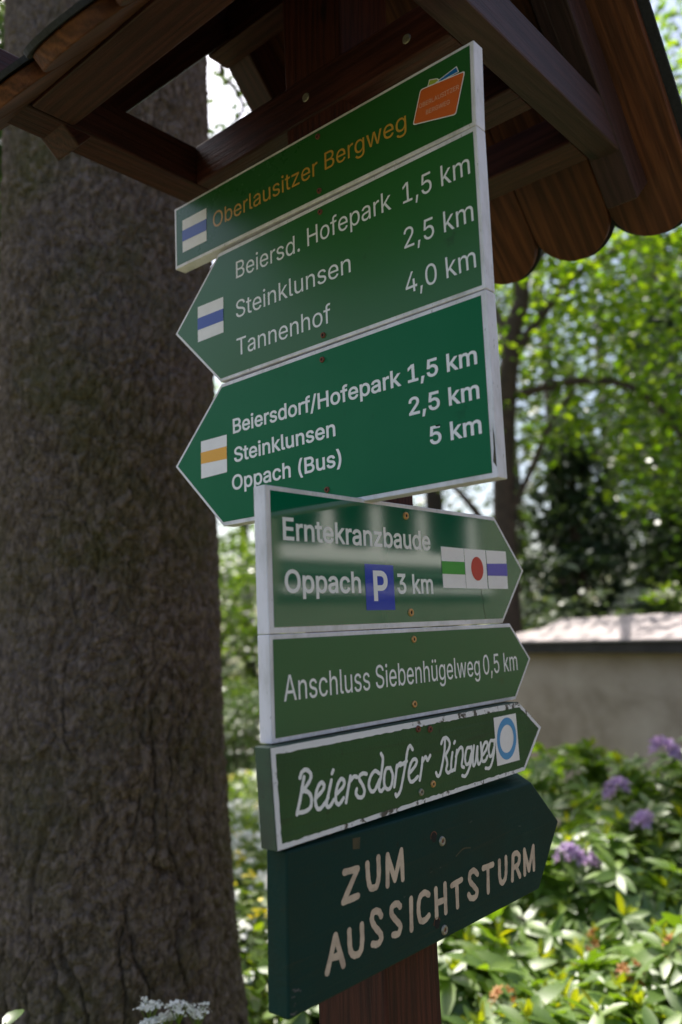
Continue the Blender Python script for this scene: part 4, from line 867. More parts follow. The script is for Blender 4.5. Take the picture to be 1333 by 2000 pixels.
def rhodo(label, x, y, r, h, spacing, flowers, withered, seed, low=0.15, newf=0.3):
    t = thing('rhododendron', label, 'rhododendron', (x, y, 0), 0, 'rhododendrons in front of the wall')
    rg = np.random.default_rng(seed)
    for k in range(9):
        a = k * 0.7 + rg.uniform(0, 0.5); q = rg.uniform(0.4, 0.85)
        v_, f_ = tube([(0.03 * math.cos(a), 0.03 * math.sin(a), -0.02), (math.cos(a) * r * 0.35 * q, math.sin(a) * r * 0.35 * q, h * 0.45), (math.cos(a) * r * q, math.sin(a) * r * q, h * 0.85 * math.sqrt(1 - 0.6 * q * q))], [0.014, 0.010, 0.004], 6)
        mesh_obj('stem', v_, f_, M['stem'], t, smooth=True)
    n = int(2.2 * math.pi * r * r / spacing ** 2)
    L = []
    for i in range(n):
        e = math.asin(rg.uniform(low, 1)); a = i * 2.39996 + rg.normal(0, 0.25)
        k = rg.uniform(0.72, 1.06) + 0.10 * math.sin(3 * a + seed) * math.cos(e)
        p = Vector((math.cos(a) * math.cos(e) * r * k, math.sin(a) * math.cos(e) * r * k, max(0.08, h * (0.12 + 0.88 * math.sin(e)) * k)))
        ax = Vector((p.x / r * 0.6 + rg.normal(0, 0.18), p.y / r * 0.6 + rg.normal(0, 0.18), 0.85)).normalized()
        base = ax.to_track_quat('Z', 'Y').to_matrix().to_4x4()
        nl = rg.integers(7, 11)
        for j in range(nl):
            el = rg.uniform(-0.15, 0.55); az = 6.283 * j / nl + rg.normal(0, 0.15)
            mt_ = Matrix.Translation(p) @ base @ Matrix.Rotation(az, 4, 'Z') @ Matrix.Rotation(-el, 4, 'Y') @ Matrix.Rotation(rg.normal(0, 0.3), 4, 'X') @ Matrix.Scale(rg.uniform(0.75, 1.2) * (1.28 if x < 2.3 else 1.1), 4)
            L.append((mt_, LV[rg.integers(0, 3)]))
        if rg.random() < newf:
            for j in range(rg.integers(3, 6)):
                mt_ = Matrix.Translation(p + ax * 0.02) @ base @ Matrix.Rotation(j * 1.7 + rg.uniform(0, 1), 4, 'Z') @ Matrix.Rotation(-rg.uniform(0.75, 1.25), 4, 'Y') @ Matrix.Scale(rg.uniform(0.8, 1.2), 4)
                L.append((mt_, LY[rg.integers(0, 2)]))
    O = Vector((x, y, 0))
    def score(m_):
        p = m_.translation + O; d = p - CAM; z = d.dot(_f)
        if z <= 0.2: return 99
        u, v = d.dot(_r) / z, d.dot(_u) / z
        s = z - 1.1 * m_.translation.z
        if abs(u) > 0.42 or v < -0.64 or u < -0.02: s += 20
        return s
    L.sort(key=lambda q: score(q[0]))
    for m_, (me, _, _) in L[:290]:
        o = bpy.data.objects.new('leaf', me); COL.objects.link(o); o.parent = t; o.matrix_local = m_
    for mi, kind in ((0, 'old'), (1, 'new')):
        rest = [q for q in L[290:] if (q[1] in LY) == bool(mi)]
        if not rest: continue
        VV, FF, b = [], [], 0
        for m_, (_, v_, f_) in rest:
            A = np.array(m_)
            VV.append(v_ @ A[:3, :3].T + A[:3, 3]); FF.append(np.array(f_) + b); b += len(v_)
        o = np_mesh('foliage' if not mi else 'young_foliage', np.vstack(VV), np.vstack(FF), rest[0][1][0].materials[0], t, smooth=True)
        o['kind'] = 'stuff'
    for (fx, fy, fz, s) in flowers:
        o = bpy.data.objects.new('flower', FLW[int(rg.integers(0, 2))]); COL.objects.link(o); o.parent = t; o.location = (fx, fy, fz); o.scale = (s,) * 3; o.rotation_euler = (0.2, 0.1, rg.uniform(0, 6))
    for (fx, fy, fz, s) in withered:
        o = bpy.data.objects.new('withered_flower', WIT[int(rg.integers(0, 2))]); COL.objects.link(o); o.parent = t; o.location = (fx, fy, fz); o.scale = (s,) * 3; o.rotation_euler = (0.3, 0.1, rg.uniform(0, 6))
    return t

rhodo('sunlit glossy rhododendron at the foot of the post, lowest in the photo', 1.45, 0.45, 0.6, 0.46, 0.085, [], [(0.046, 0.303, 0.453, 1.4)], 81, 0.15, 0.45)
rhodo('sunlit rhododendron behind the post with young yellow leaves', 1.7, 1.15, 0.55, 0.5, 0.085, [], [], 82, 0.15, 0.45)
rhodo('sunlit rhododendron with orange withered florets at the lower right edge', 2.15, 0.2, 0.6, 0.62, 0.085, [], [(-0.325, 0.295, 0.489, 1.3), (-0.285, 0.149, 0.582, 1.2)], 83, 0.15, 0.45)
rhodo('rhododendron with a pale purple flower beside the lowest arrow tip', 2.55, 0.95, 0.6, 0.72, 0.09, [(-0.297, -0.054, 0.682, 1.0), (-0.283, -0.127, 0.674, 1.0)], [(-0.456, -0.227, 0.46, 1.3)], 84, 0.15, 0.45)
rhodo('rhododendron with purple flowers at the middle of the right slope', 3.2, 0.7, 0.65, 0.9, 0.1, [(-0.247, 0.286, 0.799, 1.25), (-0.444, 0.087, 0.726, 1.25)], [], 85, 0.15, 0.4)
rhodo('shaded green rhododendron right under the wall beside the arrow tips', 3.75, 1.65, 0.65, 0.82, 0.105, [], [], 86, 0.15, 0.12)
rhodo('tallest shaded rhododendron with a purple flower at the right edge under the wall', 3.75, 0.55, 0.6, 1.1, 0.105, [(-0.715, 0.239, 0.982, 1.6)], [], 87, 0.15, 0.2)


# ------------------------------------------------------------------ flowering plants between trunk and post
def flowering(label, x, y, r, h, seed, nw, ny):
    t, rg = bush('flowering_shrub', label, (x, y), r, h, int(150 * r * r / 0.3), 26, LM['herb'], 0.055, seed, 'flowering shrub', 0.07, 'sunny flowering plants between trunk and post')
    for nm, mt_, k in (('white_blossom', M['petal_w'], nw), ('yellow_blossom', M['petal_y'], ny)):
        for i in range(k):
            a = rg.uniform(0, 6.28); q = math.sqrt(rg.uniform(0, 1))
            c = np.array([math.cos(a) * q * r, math.sin(a) * q * r, h * (0.5 + 0.5 * math.sqrt(1 - 0.9 * q * q)) + 0.05])
            pts = c + rg.normal(0, 0.014, (12, 3))
            leaves(nm, pts, 0.026, mt_, t, 0.5, 0.9, rng=rg, kind=None)
    return t
flowering('sunlit shrub with white and a few yellow blossoms, nearest between trunk and post', 1.55, 1.95, 0.50, 0.55, 71, 60, 10)
flowering('pale blossoming shrub second in the row between trunk and post', 2.2, 2.75, 0.55, 0.48, 72, 60, 14)
flowering('low yellow and white blossoming shrub farthest between trunk and post', 3.0, 3.75, 0.6, 0.40, 73, 50, 16)
flowering('pale low shrub with few yellow blossoms at the lawn edge', 4.1, 4.9, 0.6, 0.36, 74, 24, 14)

# white umbels in front of the trunk, bottom left of the photo
def umbel_plant(label, x, y, heads, seed, big=False):
    t = thing('umbel_plant', label, 'wildflower', (x, y, 0), 0)
    rg = np.random.default_rng(seed)
    for (hx, hy, hz, s) in heads:
        v_, f_ = tube([(0, 0, -0.02), (hx * 0.5, hy * 0.5, hz * 0.5), (hx, hy, hz - 0.035)], [0.004, 0.003, 0.002], 6)
        st_ = mesh_obj('stem', v_, f_, LM['herb'], t, smooth=True)
        for k in range(9):
            a = 6.28 * k / 9; rr_ = s * (0.35 if k % 2 else 0.85)
            c = (hx + math.cos(a) * rr_, hy + math.sin(a) * rr_, hz + rg.uniform(-0.004, 0.006))
            v_, f_ = tube([(hx, hy, hz - 0.036), c], [0.0012, 0.0008], 4)
            mesh_obj('stalk', v_, f_, LM['herb'], st_)
            q = np.array(c) + np.column_stack([rg.normal(0, 0.0055, 16), rg.normal(0, 0.0055, 16), rg.normal(0.002, 0.0025, 16)])
            leaves('floret', q, 0.0065, M['petal_w'], st_, 0.4, 0.95, rng=rg, kind=None)
    return t
umbel_plant('small white flower umbels in front of the massive trunk at the bottom edge', 0.205, 0.735, [(0.045, 0.015, 0.862, 0.022), (0.0, 0.05, 0.870, 0.022), (0.080, 0.0, 0.842, 0.022), (-0.01, 0.03, 0.845, 0.018), (0.03, 0.035, 0.84, 0.018)], 91)
nettle = thing('nettle_plant', 'green leafy plant just reaching into the bottom left corner', 'wild plant', (-0.06, 0.88, 0), 0)
v_, f_ = tube([(0, 0, -0.02), (0.01, 0.01, 0.5), (0.015, 0.01, 0.90)], [0.004, 0.003, 0.0015], 6)
mesh_obj('stem', v_, f_, LM['herb'], nettle, smooth=True)
NL, _, _ = leaf_mesh('leaf', 0.055, 0.034, LM['mid'], 0.25, 0.2)
for k in range(14):
    o = bpy.data.objects.new('leaf', NL); COL.objects.link(o); o.parent = nettle
    z = 0.34 + 0.55 * (k // 2) / 6
    o.location = (0.012, 0.01, z); o.rotation_euler = (0, -0.45, (k % 2) * 3.14 + (k // 2) * 1.57 + 0.4)


# ------------------------------------------------------------------ signpost with roof
sp_ = thing('wooden_signpost', 'brown stained post with a small gabled plank roof that carries all seven signs', 'signpost', (0, 0, 0))
PX = 0.12
box('post', (0.0, 0.0, -0.3), (PX, PX, 2.79), M['post'], sp_, 0.004, 2)
Z0, Z1 = 2.378, 2.449
box('tie_beam', (-0.345, -0.240, Z0), (0.475, -0.190, Z1), M['beam_grey'], sp_)
box('tie_beam', (-0.40, 0.338, Z0), (0.475, 0.4, Z1), M['beam'], sp_)
box('purlin', (-0.003, -0.1895, Z0 + 0.0008), (0.065, 0.3375, Z1 + 0.0006), M['beam'], sp_)
box('purlin', (0.155, -0.1895, Z0 + 0.0008), (0.223, 0.3375, Z1 + 0.0006), M['beam'], sp_)
box('eave_beam', (0.350, -0.1895, Z0 + 0.0008), (0.420, 0.3375, Z1 - 0.01), M['beam'], sp_)
box('eave_beam', (-0.310, -0.1895, Z0 + 0.0008), (-0.240, 0.3375, Z1 - 0.01), M['beam'], sp_)
box('ridge_beam', (0.085, -0.1855, 2.70), (0.135, 0.402, 2.78), M['beam'], sp_)
XR, ZR, TH_ = 0.11, 2.855, math.atan(1.12)
def slope_pt(side, s, y, up=0.0):
    """s metres down the slope from the ridge on the plank underside, up = distance above it"""
    c, n = math.cos(TH_), math.sin(TH_)
    return Vector((XR + side * (s * c + up * n), y, ZR - s * n + up * c))
def slope_rot(side):
    c, n = math.cos(TH_), math.sin(TH_)
    ex = Vector((side * c, 0, -n)); ez = Vector((side * n, 0, c)); ey = ez.cross(ex)
    m_ = Matrix.Identity(4)
    for i in range(3): m_[i][0], m_[i][1], m_[i][2] = ex[i], ey[i], ez[i]
    return m_
for side in (1, -1):
    for (y0, y1) in ((-0.2425, -0.186), (0.3405, 0.4030)):
        off = 0.0006 if side > 0 else 0.0
        lo = -0.081; L = 0.655 if side > 0 else 0.60
        vs = [(x, y, z) for x in (0.002, L) for y in (-(y1 - y0) / 2 + off, (y1 - y0) / 2 - off) for z in (lo, -0.001)]
        fs = [(0, 1, 3, 2), (4, 6, 7, 5), (0, 4, 5, 1), (2, 3, 7, 6), (0, 2, 6, 4), (1, 5, 7, 3)]
        o = mesh_obj('rafter', vs, fs, M['beam_grey'] if y0 < 0 else M['beam'], sp_)
        o.matrix_local = Matrix.Translation(slope_pt(side, 0, (y0 + y1) / 2)) @ slope_rot(side)
        bevel(o, 0.003)
    PW, SL = 0.1527, 0.752 if side > 0 else 0.80
    for k in range(5):
        yc = -0.3105 + PW * (k + 0.5)
        w = PW / 2 - 0.0009
        sl = SL + random.uniform(-0.003, 0.003)
        for nm, grow, z0, z1, mat in (('roof_plank', 0.0, 0.0, 0.020, M['plank']), ('roofing_felt', 0.007, 0.0215, 0.028, M['felt'])):
            ww = w + (grow if k in (0, 5) or True else 0) * 0.999
            if nm == 'roofing_felt': z0 += 0.0013 * (k % 2); z1 += 0.0013 * (k % 2); ww = w + (0.016 if k in (0, 4) else 0.006)
            rr = w
            pts = [(0.0, -ww)]
            cx_ = sl - rr * 1.0
            for j in range(17):
                a = -math.pi / 2 + math.pi * j / 16
                pts.append((cx_ + math.cos(a) * (rr * 1.0 + grow), math.sin(a) * ww))
            pts.append((0.0, ww))
            n = len(pts)
            vs = [(p[0], p[1], z0) for p in pts] + [(p[0], p[1], z1) for p in pts]
            fs = [tuple(range(n - 1, -1, -1)), tuple(range(n, 2 * n))] + [(i, (i + 1) % n, (i + 1) % n + n, i + n) for i in range(n)]
            if nm == 'roof_plank':
                pl = mesh_obj(nm, vs, fs, mat, sp_)
                pl.matrix_local = Matrix.Translation(slope_pt(side, 0, yc)) @ slope_rot(side)
                bevel(pl, 0.0015, 1)
            else:
                mesh_obj(nm, vs, fs, mat, pl)

def screw(parent, x, z, y, r, mat, recess=True, dark=None):
    """flat ring head with a dark recess, facing -y"""
    seg = 20; vs = [(x, y - 0.0012, z)]; fs = []
    prof = [(0.42, -0.0012), (0.50, -0.0022), (0.85, -0.0024), (1.0, -0.0012), (1.05, 0.0004)]
    vs = []
    for (q, dy) in prof:
        for k in range(seg):
            a = 6.28318 * k / seg
            vs.append((x + math.cos(a) * r * q, y + dy, z + math.sin(a) * r * q))
    for i in range(len(prof) - 1):
        for k in range(seg):
            fs.append((i * seg + k, (i + 1) * seg + k, (i + 1) * seg + (k + 1) % seg, i * seg + (k + 1) % seg))
    s = mesh_obj('screw', vs, fs, mat, parent, smooth=True)
    star = []
    for k in range(12):
        a = 6.28318 * k / 12; q = 0.46 if k % 2 else 0.40
        star.append((x + math.cos(a) * r * q, y - 0.0013, z + math.sin(a) * r * q))
    mesh_obj('recess', star, [tuple(range(12))], dark or M['hole'], s)
    return s

# screws on the beam
for (yy, zz_) in ((0.073, 2.415), (-0.12, 2.41)):
    e = thing_ = None
    seg = 16
    vs = [(-0.0045, yy + math.cos(6.283 * k / seg) * 0.006, zz_ + math.sin(6.283 * k / seg) * 0.006) for k in range(seg)] + [(-0.0025, yy + math.cos(6.283 * k / seg) * 0.0075, zz_ + math.sin(6.283 * k / seg) * 0.0075) for k in range(seg)]
    mesh_obj('screw', vs, [tuple(range(seg))] + [(k, (k + 1) % seg, seg + (k + 1) % seg, seg + k) for k in range(seg)], M['steel'], sp_)

# ------------------------------------------------------------------ the seven signs
D = json.loads(r'''{"s1":{"o":[[-0.3146,2.3391],[0.2955,2.336],[0.2909,2.2214],[-0.3144,2.2281]]},"s2":{"o":[[-0.2018,2.2193],[0.2909,2.2207],[0.2885,2.007],[-0.204,2.0028],[-0.3171,2.113]]},"s3":{"o":[[-0.2017,1.9989],[0.2884,2.0057],[0.2871,1.7723],[-0.2046,1.77],[-0.3224,1.8835]]},"s4":{"o":[[-0.2649,1.7753],[0.254,1.7749],[0.3379,1.6888],[0.2584,1.6022],[-0.2651,1.6002]]},"s5":{"o":[[-0.2652,1.5996],[0.2804,1.6009],[0.3404,1.5413],[0.282,1.4789],[-0.2659,1.4773]]},"s6":{"o":[[-0.2821,1.4762],[0.2661,1.477],[0.3342,1.4301],[0.2701,1.3702],[-0.2759,1.3653]]},"s7":{"o":[[-0.2611,1.3622],[0.29,1.3488],[0.3704,1.2749],[0.29,1.1874],[-0.2661,1.1901]]},"T":[["s1","Oberlausitzer",[-0.2131,2.2669],[0.0226,2.2652],0,0.027],["s1","Bergweg",[0.0366,2.2658],[0.1849,2.2633],0,0.027],["s2","Beiersd.",[-0.1602,2.1627],[-0.0189,2.1603],0,0.0304],["s2","Hofepark",[-0.0035,2.1621],[0.1528,2.1615],0,0.0274],["s2","1,5 km",[0.1725,2.1608],[0.2778,2.1611],0,0.0272],["s2","Steinklunsen",[-0.1626,2.0974],[0.0767,2.0966],0,0.0299],["s2","2,5 km",[0.1706,2.098],[0.2782,2.0981],0,0.0255],["s2","Tannenhof",[-0.1631,2.0354],[0.036,2.0347],0,0.0292],["s2","4,0 km",[0.1692,2.0352],[0.2774,2.0374],0,0.0256],["s3","Beiersdorf/Hofepark",[-0.1766,1.9125],[0.1537,1.9147],1,0.0255],["s3","1,5 km",[0.1643,1.9153],[0.2696,1.9155],1,0.0236],["s3","Steinklunsen",[-0.1755,1.8665],[0.0356,1.8693],1,0.0247],["s3","2,5 km",[0.1633,1.8718],[0.2696,1.8721],1,0.023],["s3","Oppach (Bus)",[-0.1817,1.8233],[0.0445,1.8258],1,0.0227],["s3","5 km",[0.1934,1.8278],[0.2695,1.8287],1,0.023],["s4","Erntekranzbaude",[-0.2376,1.7107],[0.0662,1.7112],1,0.0278],["s4","Oppach",[-0.2372,1.6478],[-0.0966,1.6483],1,0.0282],["s4","P",[-0.0708,1.6379],[-0.0398,1.6379],1,0.0409],["s4","3 km",[-0.0186,1.6479],[0.0672,1.6483],1,0.0276],["s5","Anschluss",[-0.2447,1.5226],[-0.087,1.5235],0,0.0315],["s5","Siebenhügelweg",[-0.0751,1.5242],[0.1794,1.5241],0,0.0294],["s5","0,5 km",[0.1896,1.5244],[0.2941,1.5253],0,0.0294]],"q":{"s1m":[[-0.2927,2.31],[-0.229,2.3092],[-0.23,2.2514],[-0.2933,2.2521]],"s1b":[[-0.2931,2.2914],[-0.2292,2.2899],[-0.2299,2.2698],[-0.2932,2.2718]],"s2m":[[-0.2562,2.1434],[-0.192,2.1421],[-0.1933,2.0827],[-0.2572,2.083]],"s2b":[[-0.2568,2.1238],[-0.1923,2.1224],[-0.193,2.1022],[-0.257,2.1036]],"s3m":[[-0.2546,1.9145],[-0.1914,1.9143],[-0.1928,1.8542],[-0.2556,1.8533]],"s3b":[[-0.2552,1.896],[-0.1921,1.8956],[-0.1924,1.8755],[-0.2549,1.8774]],"logo":[[0.2114,2.308],[0.2813,2.2999],[0.2635,2.2471],[0.1957,2.2633]],"blue":[[0.2343,2.3062],[0.269,2.3126],[0.2718,2.303],[0.245,2.303]],"yel":[[0.222,2.3068],[0.2258,2.3153],[0.2383,2.3112],[0.245,2.303]],"ltx":[[0.2078,2.2816],[0.2705,2.2796],[0.2181,2.2683],[0.2554,2.2659]],"s4p":[[-0.0871,1.6871],[-0.0256,1.6868],[-0.0255,1.6259],[-0.0872,1.626]],"s4g":[[0.093,1.7189],[0.1548,1.7184],[0.1555,1.6571],[0.0934,1.6574]],"s4gb":[[0.0928,1.6969],[0.1547,1.6976],[0.1546,1.6781],[0.0929,1.6781]],"s4r":[[0.156,1.7185],[0.2184,1.7186],[0.2184,1.6569],[0.1562,1.6571]],"s4rc":[[0.1724,1.6881],[0.2079,1.688],[0.1921,1.7071],[0.1894,1.6697]],"s4v":[[0.2199,1.7187],[0.2821,1.7193],[0.2812,1.6575],[0.2209,1.6573]],"s4vb":[[0.22,1.6971],[0.2823,1.6991],[0.282,1.6786],[0.2199,1.6779]],"s6m":[[0.1868,1.4604],[0.2539,1.4605],[0.2562,1.3887],[0.1885,1.389]],"s6c":[[0.1922,1.4252],[0.2504,1.426],[0.2229,1.4571],[0.2199,1.3946]],"s6i":[[0.2007,1.425],[0.2417,1.4253],[0.2228,1.4461],[0.2195,1.4046]],"crack":[[0.1981,1.6563],[0.199,1.6477],[0.2018,1.6395],[0.2028,1.6252],[0.206,1.6109]],"scr1":[[0.0257,2.3238],[0.0243,2.2387]],"scr2":[[0.0243,2.2057],[0.0204,2.0196]],"scr3":[[0.0167,1.9843],[0.0157,1.7962]],"scr4":[[0.01,1.7585],[0.0095,1.622]],"scr5":[[0.0131,1.5847],[0.0062,1.4968]],"scr6":[[-0.0067,1.4658],[0.0205,1.4624],[0.0206,1.3897],[-0.0074,1.3836]],"scr7":[[0.0346,1.3124],[0.0284,1.2003]],"hole7":[[0.017,1.321],[0.0135,1.2126]],"tape":[[-0.1494,1.3535],[-0.1353,1.3523],[-0.137,1.339],[-0.1497,1.3409]],"smear":[[0.0667,1.2859],[0.1036,1.2893]]},"zum":[[0,[-0.1668,1.3188,-0.1429,1.3172,-0.1709,1.2864,-0.1443,1.2867]],[1,[-0.1245,1.3187,-0.1239,1.3017,-0.1212,1.2915,-0.1161,1.2886,-0.108,1.2899,-0.1035,1.3017,-0.1028,1.3211]],[0,[-0.0872,1.2848,-0.0844,1.32,-0.0721,1.2878,-0.0558,1.32,-0.0559,1.2848]],[0,[-0.2031,1.2193,-0.1869,1.2538,-0.1754,1.2185]],[0,[-0.1946,1.2322,-0.1787,1.2304]],[1,[-0.1626,1.2523,-0.1625,1.234,-0.1593,1.2262,-0.1533,1.2229,-0.1444,1.224,-0.1402,1.2352,-0.1397,1.2529]],[1,[-0.1027,1.2532,-0.1076,1.2596,-0.1169,1.2609,-0.1207,1.2532,-0.1155,1.2439,-0.1056,1.2332,-0.1048,1.2266,-0.1118,1.2231,-0.1209,1.2257]],[1,[-0.0643,1.2541,-0.0702,1.2589,-0.0802,1.2577,-0.0818,1.2492,-0.0733,1.2396,-0.0655,1.2309,-0.0704,1.2233,-0.081,1.225]],[0,[-0.0409,1.257,-0.043,1.2209]],[1,[-0.0019,1.2525,-0.0117,1.2573,-0.0222,1.2535,-0.0263,1.2402,-0.0233,1.2266,-0.0134,1.2239,-0.0044,1.2271]],[0,[0.0142,1.255,0.013,1.2217]],[0,[0.0359,1.2564,0.0343,1.2213]],[0,[0.0137,1.2379,0.035,1.2371]],[0,[0.0516,1.2509,0.076,1.2527]],[0,[0.0639,1.2519,0.0627,1.2211]],[1,[0.1171,1.2504,0.1083,1.2574,0.0979,1.2554,0.0968,1.246,0.1059,1.2369,0.1134,1.228,0.1075,1.2217,0.0959,1.2237,0.0915,1.2291]],[0,[0.133,1.2549,0.1591,1.2542]],[0,[0.1454,1.2542,0.1422,1.2206]],[1,[0.1775,1.2543,0.1757,1.2327,0.1808,1.2233,0.1907,1.2273,0.195,1.2392,0.1965,1.2556]],[0,[0.2108,1.2207,0.2175,1.2538]],[1,[0.2175,1.2544,0.2275,1.2554,0.2357,1.2489,0.231,1.2386,0.217,1.2365]],[0,[0.2247,1.2362,0.2332,1.2207]],[0,[0.2484,1.2203,0.2521,1.254,0.2618,1.223,0.2802,1.2538,0.2772,1.2204]]],"rw":[[1,[-0.2434,1.3986,-0.2377,1.4134,-0.2318,1.4313,-0.23,1.4371]],[1,[-0.2365,1.4374,-0.2332,1.443,-0.226,1.4447,-0.2191,1.4395,-0.2194,1.4334,-0.2269,1.4264,-0.2322,1.4219]],[1,[-0.2322,1.4225,-0.2233,1.419,-0.2189,1.4115,-0.2211,1.4024,-0.2304,1.3993,-0.242,1.4]],[1,[-0.2102,1.4114,-0.1994,1.4178,-0.1969,1.423,-0.202,1.4266,-0.2087,1.4207,-0.2125,1.409,-0.2108,1.4006,-0.2058,1.3976,-0.1971,1.4022,-0.1903,1.408]],[1,[-0.1838,1.4265,-0.1902,1.4108,-0.194,1.4003,-0.1888,1.3973,-0.1808,1.4036]],[0,[-0.1822,1.434,-0.1799,1.4372]],[1,[-0.175,1.4096,-0.1635,1.4155,-0.1609,1.4215,-0.1662,1.4252,-0.1733,1.4192,-0.1773,1.4072,-0.1767,1.4001,-0.1714,1.397,-0.1632,1.4027]],[1,[-0.1493,1.4254,-0.1548,1.4105,-0.1591,1.397]],[1,[-0.1496,1.4205,-0.1424,1.4244,-0.1367,1.4228]],[1,[-0.1185,1.4237,-0.1248,1.4254,-0.1308,1.4241,-0.133,1.42,-0.127,1.4118,-0.124,1.404,-0.1279,1.3981,-0.1361,1.3991,-0.1403,1.4046,-0.1384,1.409]],[1,[-0.0936,1.4207,-0.1019,1.4249,-0.1109,1.4196,-0.1152,1.4099,-0.111,1.4019,-0.1037,1.4022,-0.0943,1.4126]],[1,[-0.0881,1.444,-0.0849,1.4368,-0.0901,1.4179,-0.0957,1.4038,-0.0916,1.3987,-0.0864,1.4011]],[1,[-0.0707,1.4241,-0.0796,1.4239,-0.0842,1.414,-0.0838,1.4034,-0.0766,1.3985,-0.0699,1.4027,-0.0663,1.4143,-0.0707,1.4241]],[1,[-0.0569,1.4252,-0.0599,1.4134,-0.0642,1.3999]],[1,[-0.058,1.4208,-0.051,1.4267,-0.0437,1.4249]],[1,[-0.021,1.4406,-0.0265,1.4461,-0.0324,1.4406,-0.0378,1.4256,-0.0462,1.4051,-0.0526,1.3923,-0.0601,1.3874,-0.0624,1.3901]],[1,[-0.0499,1.4242,-0.039,1.4266,-0.0349,1.4275]],[1,[-0.0296,1.4119,-0.0166,1.4194,-0.0133,1.4253,-0.0199,1.4278,-0.0273,1.4225,-0.0324,1.4107,-0.0305,1.4019,-0.0239,1.4,-0.0124,1.4046]],[1,[-0.0,1.4267,-0.0032,1.4143,-0.0088,1.3993]],[1,[0.0005,1.4226,0.0074,1.4273,0.0112,1.4222,0.018,1.4275]],[1,[0.0552,1.4428,0.0523,1.4284,0.0448,1.4108,0.038,1.3994,0.0324,1.3985,0.0296,1.403]],[1,[0.0456,1.4398,0.0512,1.4457,0.0598,1.4459,0.0663,1.4391,0.064,1.4315,0.0562,1.425,0.0518,1.4237]],[1,[0.0546,1.4234,0.0576,1.412,0.0539,1.4033,0.059,1.3986,0.0665,1.4014]],[1,[0.0719,1.4242,0.0677,1.4122,0.0664,1.4006,0.0722,1.4006]],[0,[0.0773,1.4365,0.0799,1.4387]],[1,[0.0832,1.4259,0.0793,1.4121,0.0751,1.4001]],[1,[0.0799,1.4176,0.0898,1.4274,0.0973,1.4272,0.0975,1.416,0.0931,1.4038,0.0987,1.4002]],[1,[0.1183,1.4254,0.1091,1.4249,0.1031,1.4128,0.1051,1.4037,0.1129,1.405,0.1194,1.4163]],[1,[0.1214,1.4258,0.1205,1.4096,0.1102,1.395,0.1009,1.388,0.093,1.3896]],[1,[0.1283,1.4262,0.1239,1.4124,0.123,1.3996,0.1295,1.4027,0.1371,1.4238]],[1,[0.1377,1.4237,0.1355,1.4108,0.1373,1.3992,0.1463,1.4061,0.1471,1.4283]],[1,[0.151,1.4104,0.1615,1.4173,0.1658,1.4251,0.1596,1.4276,0.1524,1.4218,0.1481,1.4124,0.1484,1.4025,0.1563,1.4014,0.1635,1.4071]],[1,[0.1825,1.4273,0.1742,1.4274,0.1679,1.4165,0.1699,1.4062,0.1759,1.4071,0.1836,1.4178]],[1,[0.1862,1.4277,0.1827,1.4112,0.1753,1.3971,0.1668,1.3896,0.1559,1.3907]]]}''')
def inset(poly, d):
    """move every edge inwards by d (list or scalar); polygon clockwise seen from the front"""
    n = len(poly); P = [np.array(p, float) for p in poly]
    if not isinstance(d, (list, tuple)): d = [d] * n
    sgn = 1 if area(poly) > 0 else -1
    lines = []
    for i in range(n):
        a, b = P[i], P[(i + 1) % n]; e = (b - a) / np.linalg.norm(b - a); nn = np.array([-e[1], e[0]]) * sgn
        lines.append((a + nn * d[i], e))
    out = []
    for i in range(n):
        (a, e), (b, f) = lines[i - 1], lines[i]
        t = np.linalg.solve(np.column_stack([e, -f]), b - a)[0]
        out.append(tuple(a + e * t))
    return out

def sign(label, key, side, thick, base, border, face, body=None):
    """board + coloured panel; side 'A' hangs on the post face towards -X, 'B' on the one towards -Y"""
    poly = D[key]['o']; zc = sum(p[1] for p in poly) / len(poly)
    loc = (0.0, 0.06, zc) if side == 'A' else (0.06, 0.0, zc)
    t = thing('hiking_sign', label, 'hiking sign', loc, R(-90) if side == 'A' else 0.0, 'hiking signs on the post')
    q = [(p[0], p[1] - zc) for p in poly]
    prism_xz('board', q, -thick, -base, body or M['white'], t, 0.0012)
    return t, q, zc

def sheet(name, poly, y, mat, parent):
    """thin foil: closed flat polygon 0.2 mm thick"""
    n = len(poly)
    c = [np.array(poly, float)]
    if area(c[0]) < 0: c[0] = c[0][::-1]
    return flat_shape(name, c, y, mat, parent)

def off(pts, zc): return [(p[0], p[1] - zc) for p in pts]

def quad_round(pts, r, k=4):
    P = [np.array(p, float) for p in pts]; out = []
    n = len(P)
    for i in range(n):
        a, b, c = P[i - 1], P[i], P[(i + 1) % n]
        u = (a - b) / np.linalg.norm(a - b); v = (c - b) / np.linalg.norm(c - b)
        p0, p2 = b + u * r, b + v * r
        for j in range(k + 1):
            t = j / k; out.append((1 - t) ** 2 * p0 + 2 * (1 - t) * t * b + t * t * p2)
    return np.array(out)

QQ = D['q']
def marker(t, zc, y, whole, band=None, mat=None):
    o = sheet('trail_marker', off(QQ[whole], zc), y, M['marker_white'], t)
    if band: sheet('marker_stripe', off(QQ[band], zc), y - 0.0003, mat, o)
    return o

TEXT = {}
for row in D['T']: TEXT.setdefault(row[0], []).append(row)
CAPS = {'s1': 0.0268, 's2': 0.0280, 's3': 0.0236, 's4': 0.0279, 's5': 0.0298}
def lettering(t, key, zc, y, mat, bold, skip=()):
    for (_, s, a, b, w, ch) in TEXT[key]:
        if s in skip: continue
        cs = text_contours(s, (a[0], a[1] - zc), (b[0], b[1] - zc), CAPS[key], bold)
        flat_shape('lettering', cs, y, mat, t)

tA, t4, t6, t7 = 0.0221, 0.0201, 0.0335, 0.0335
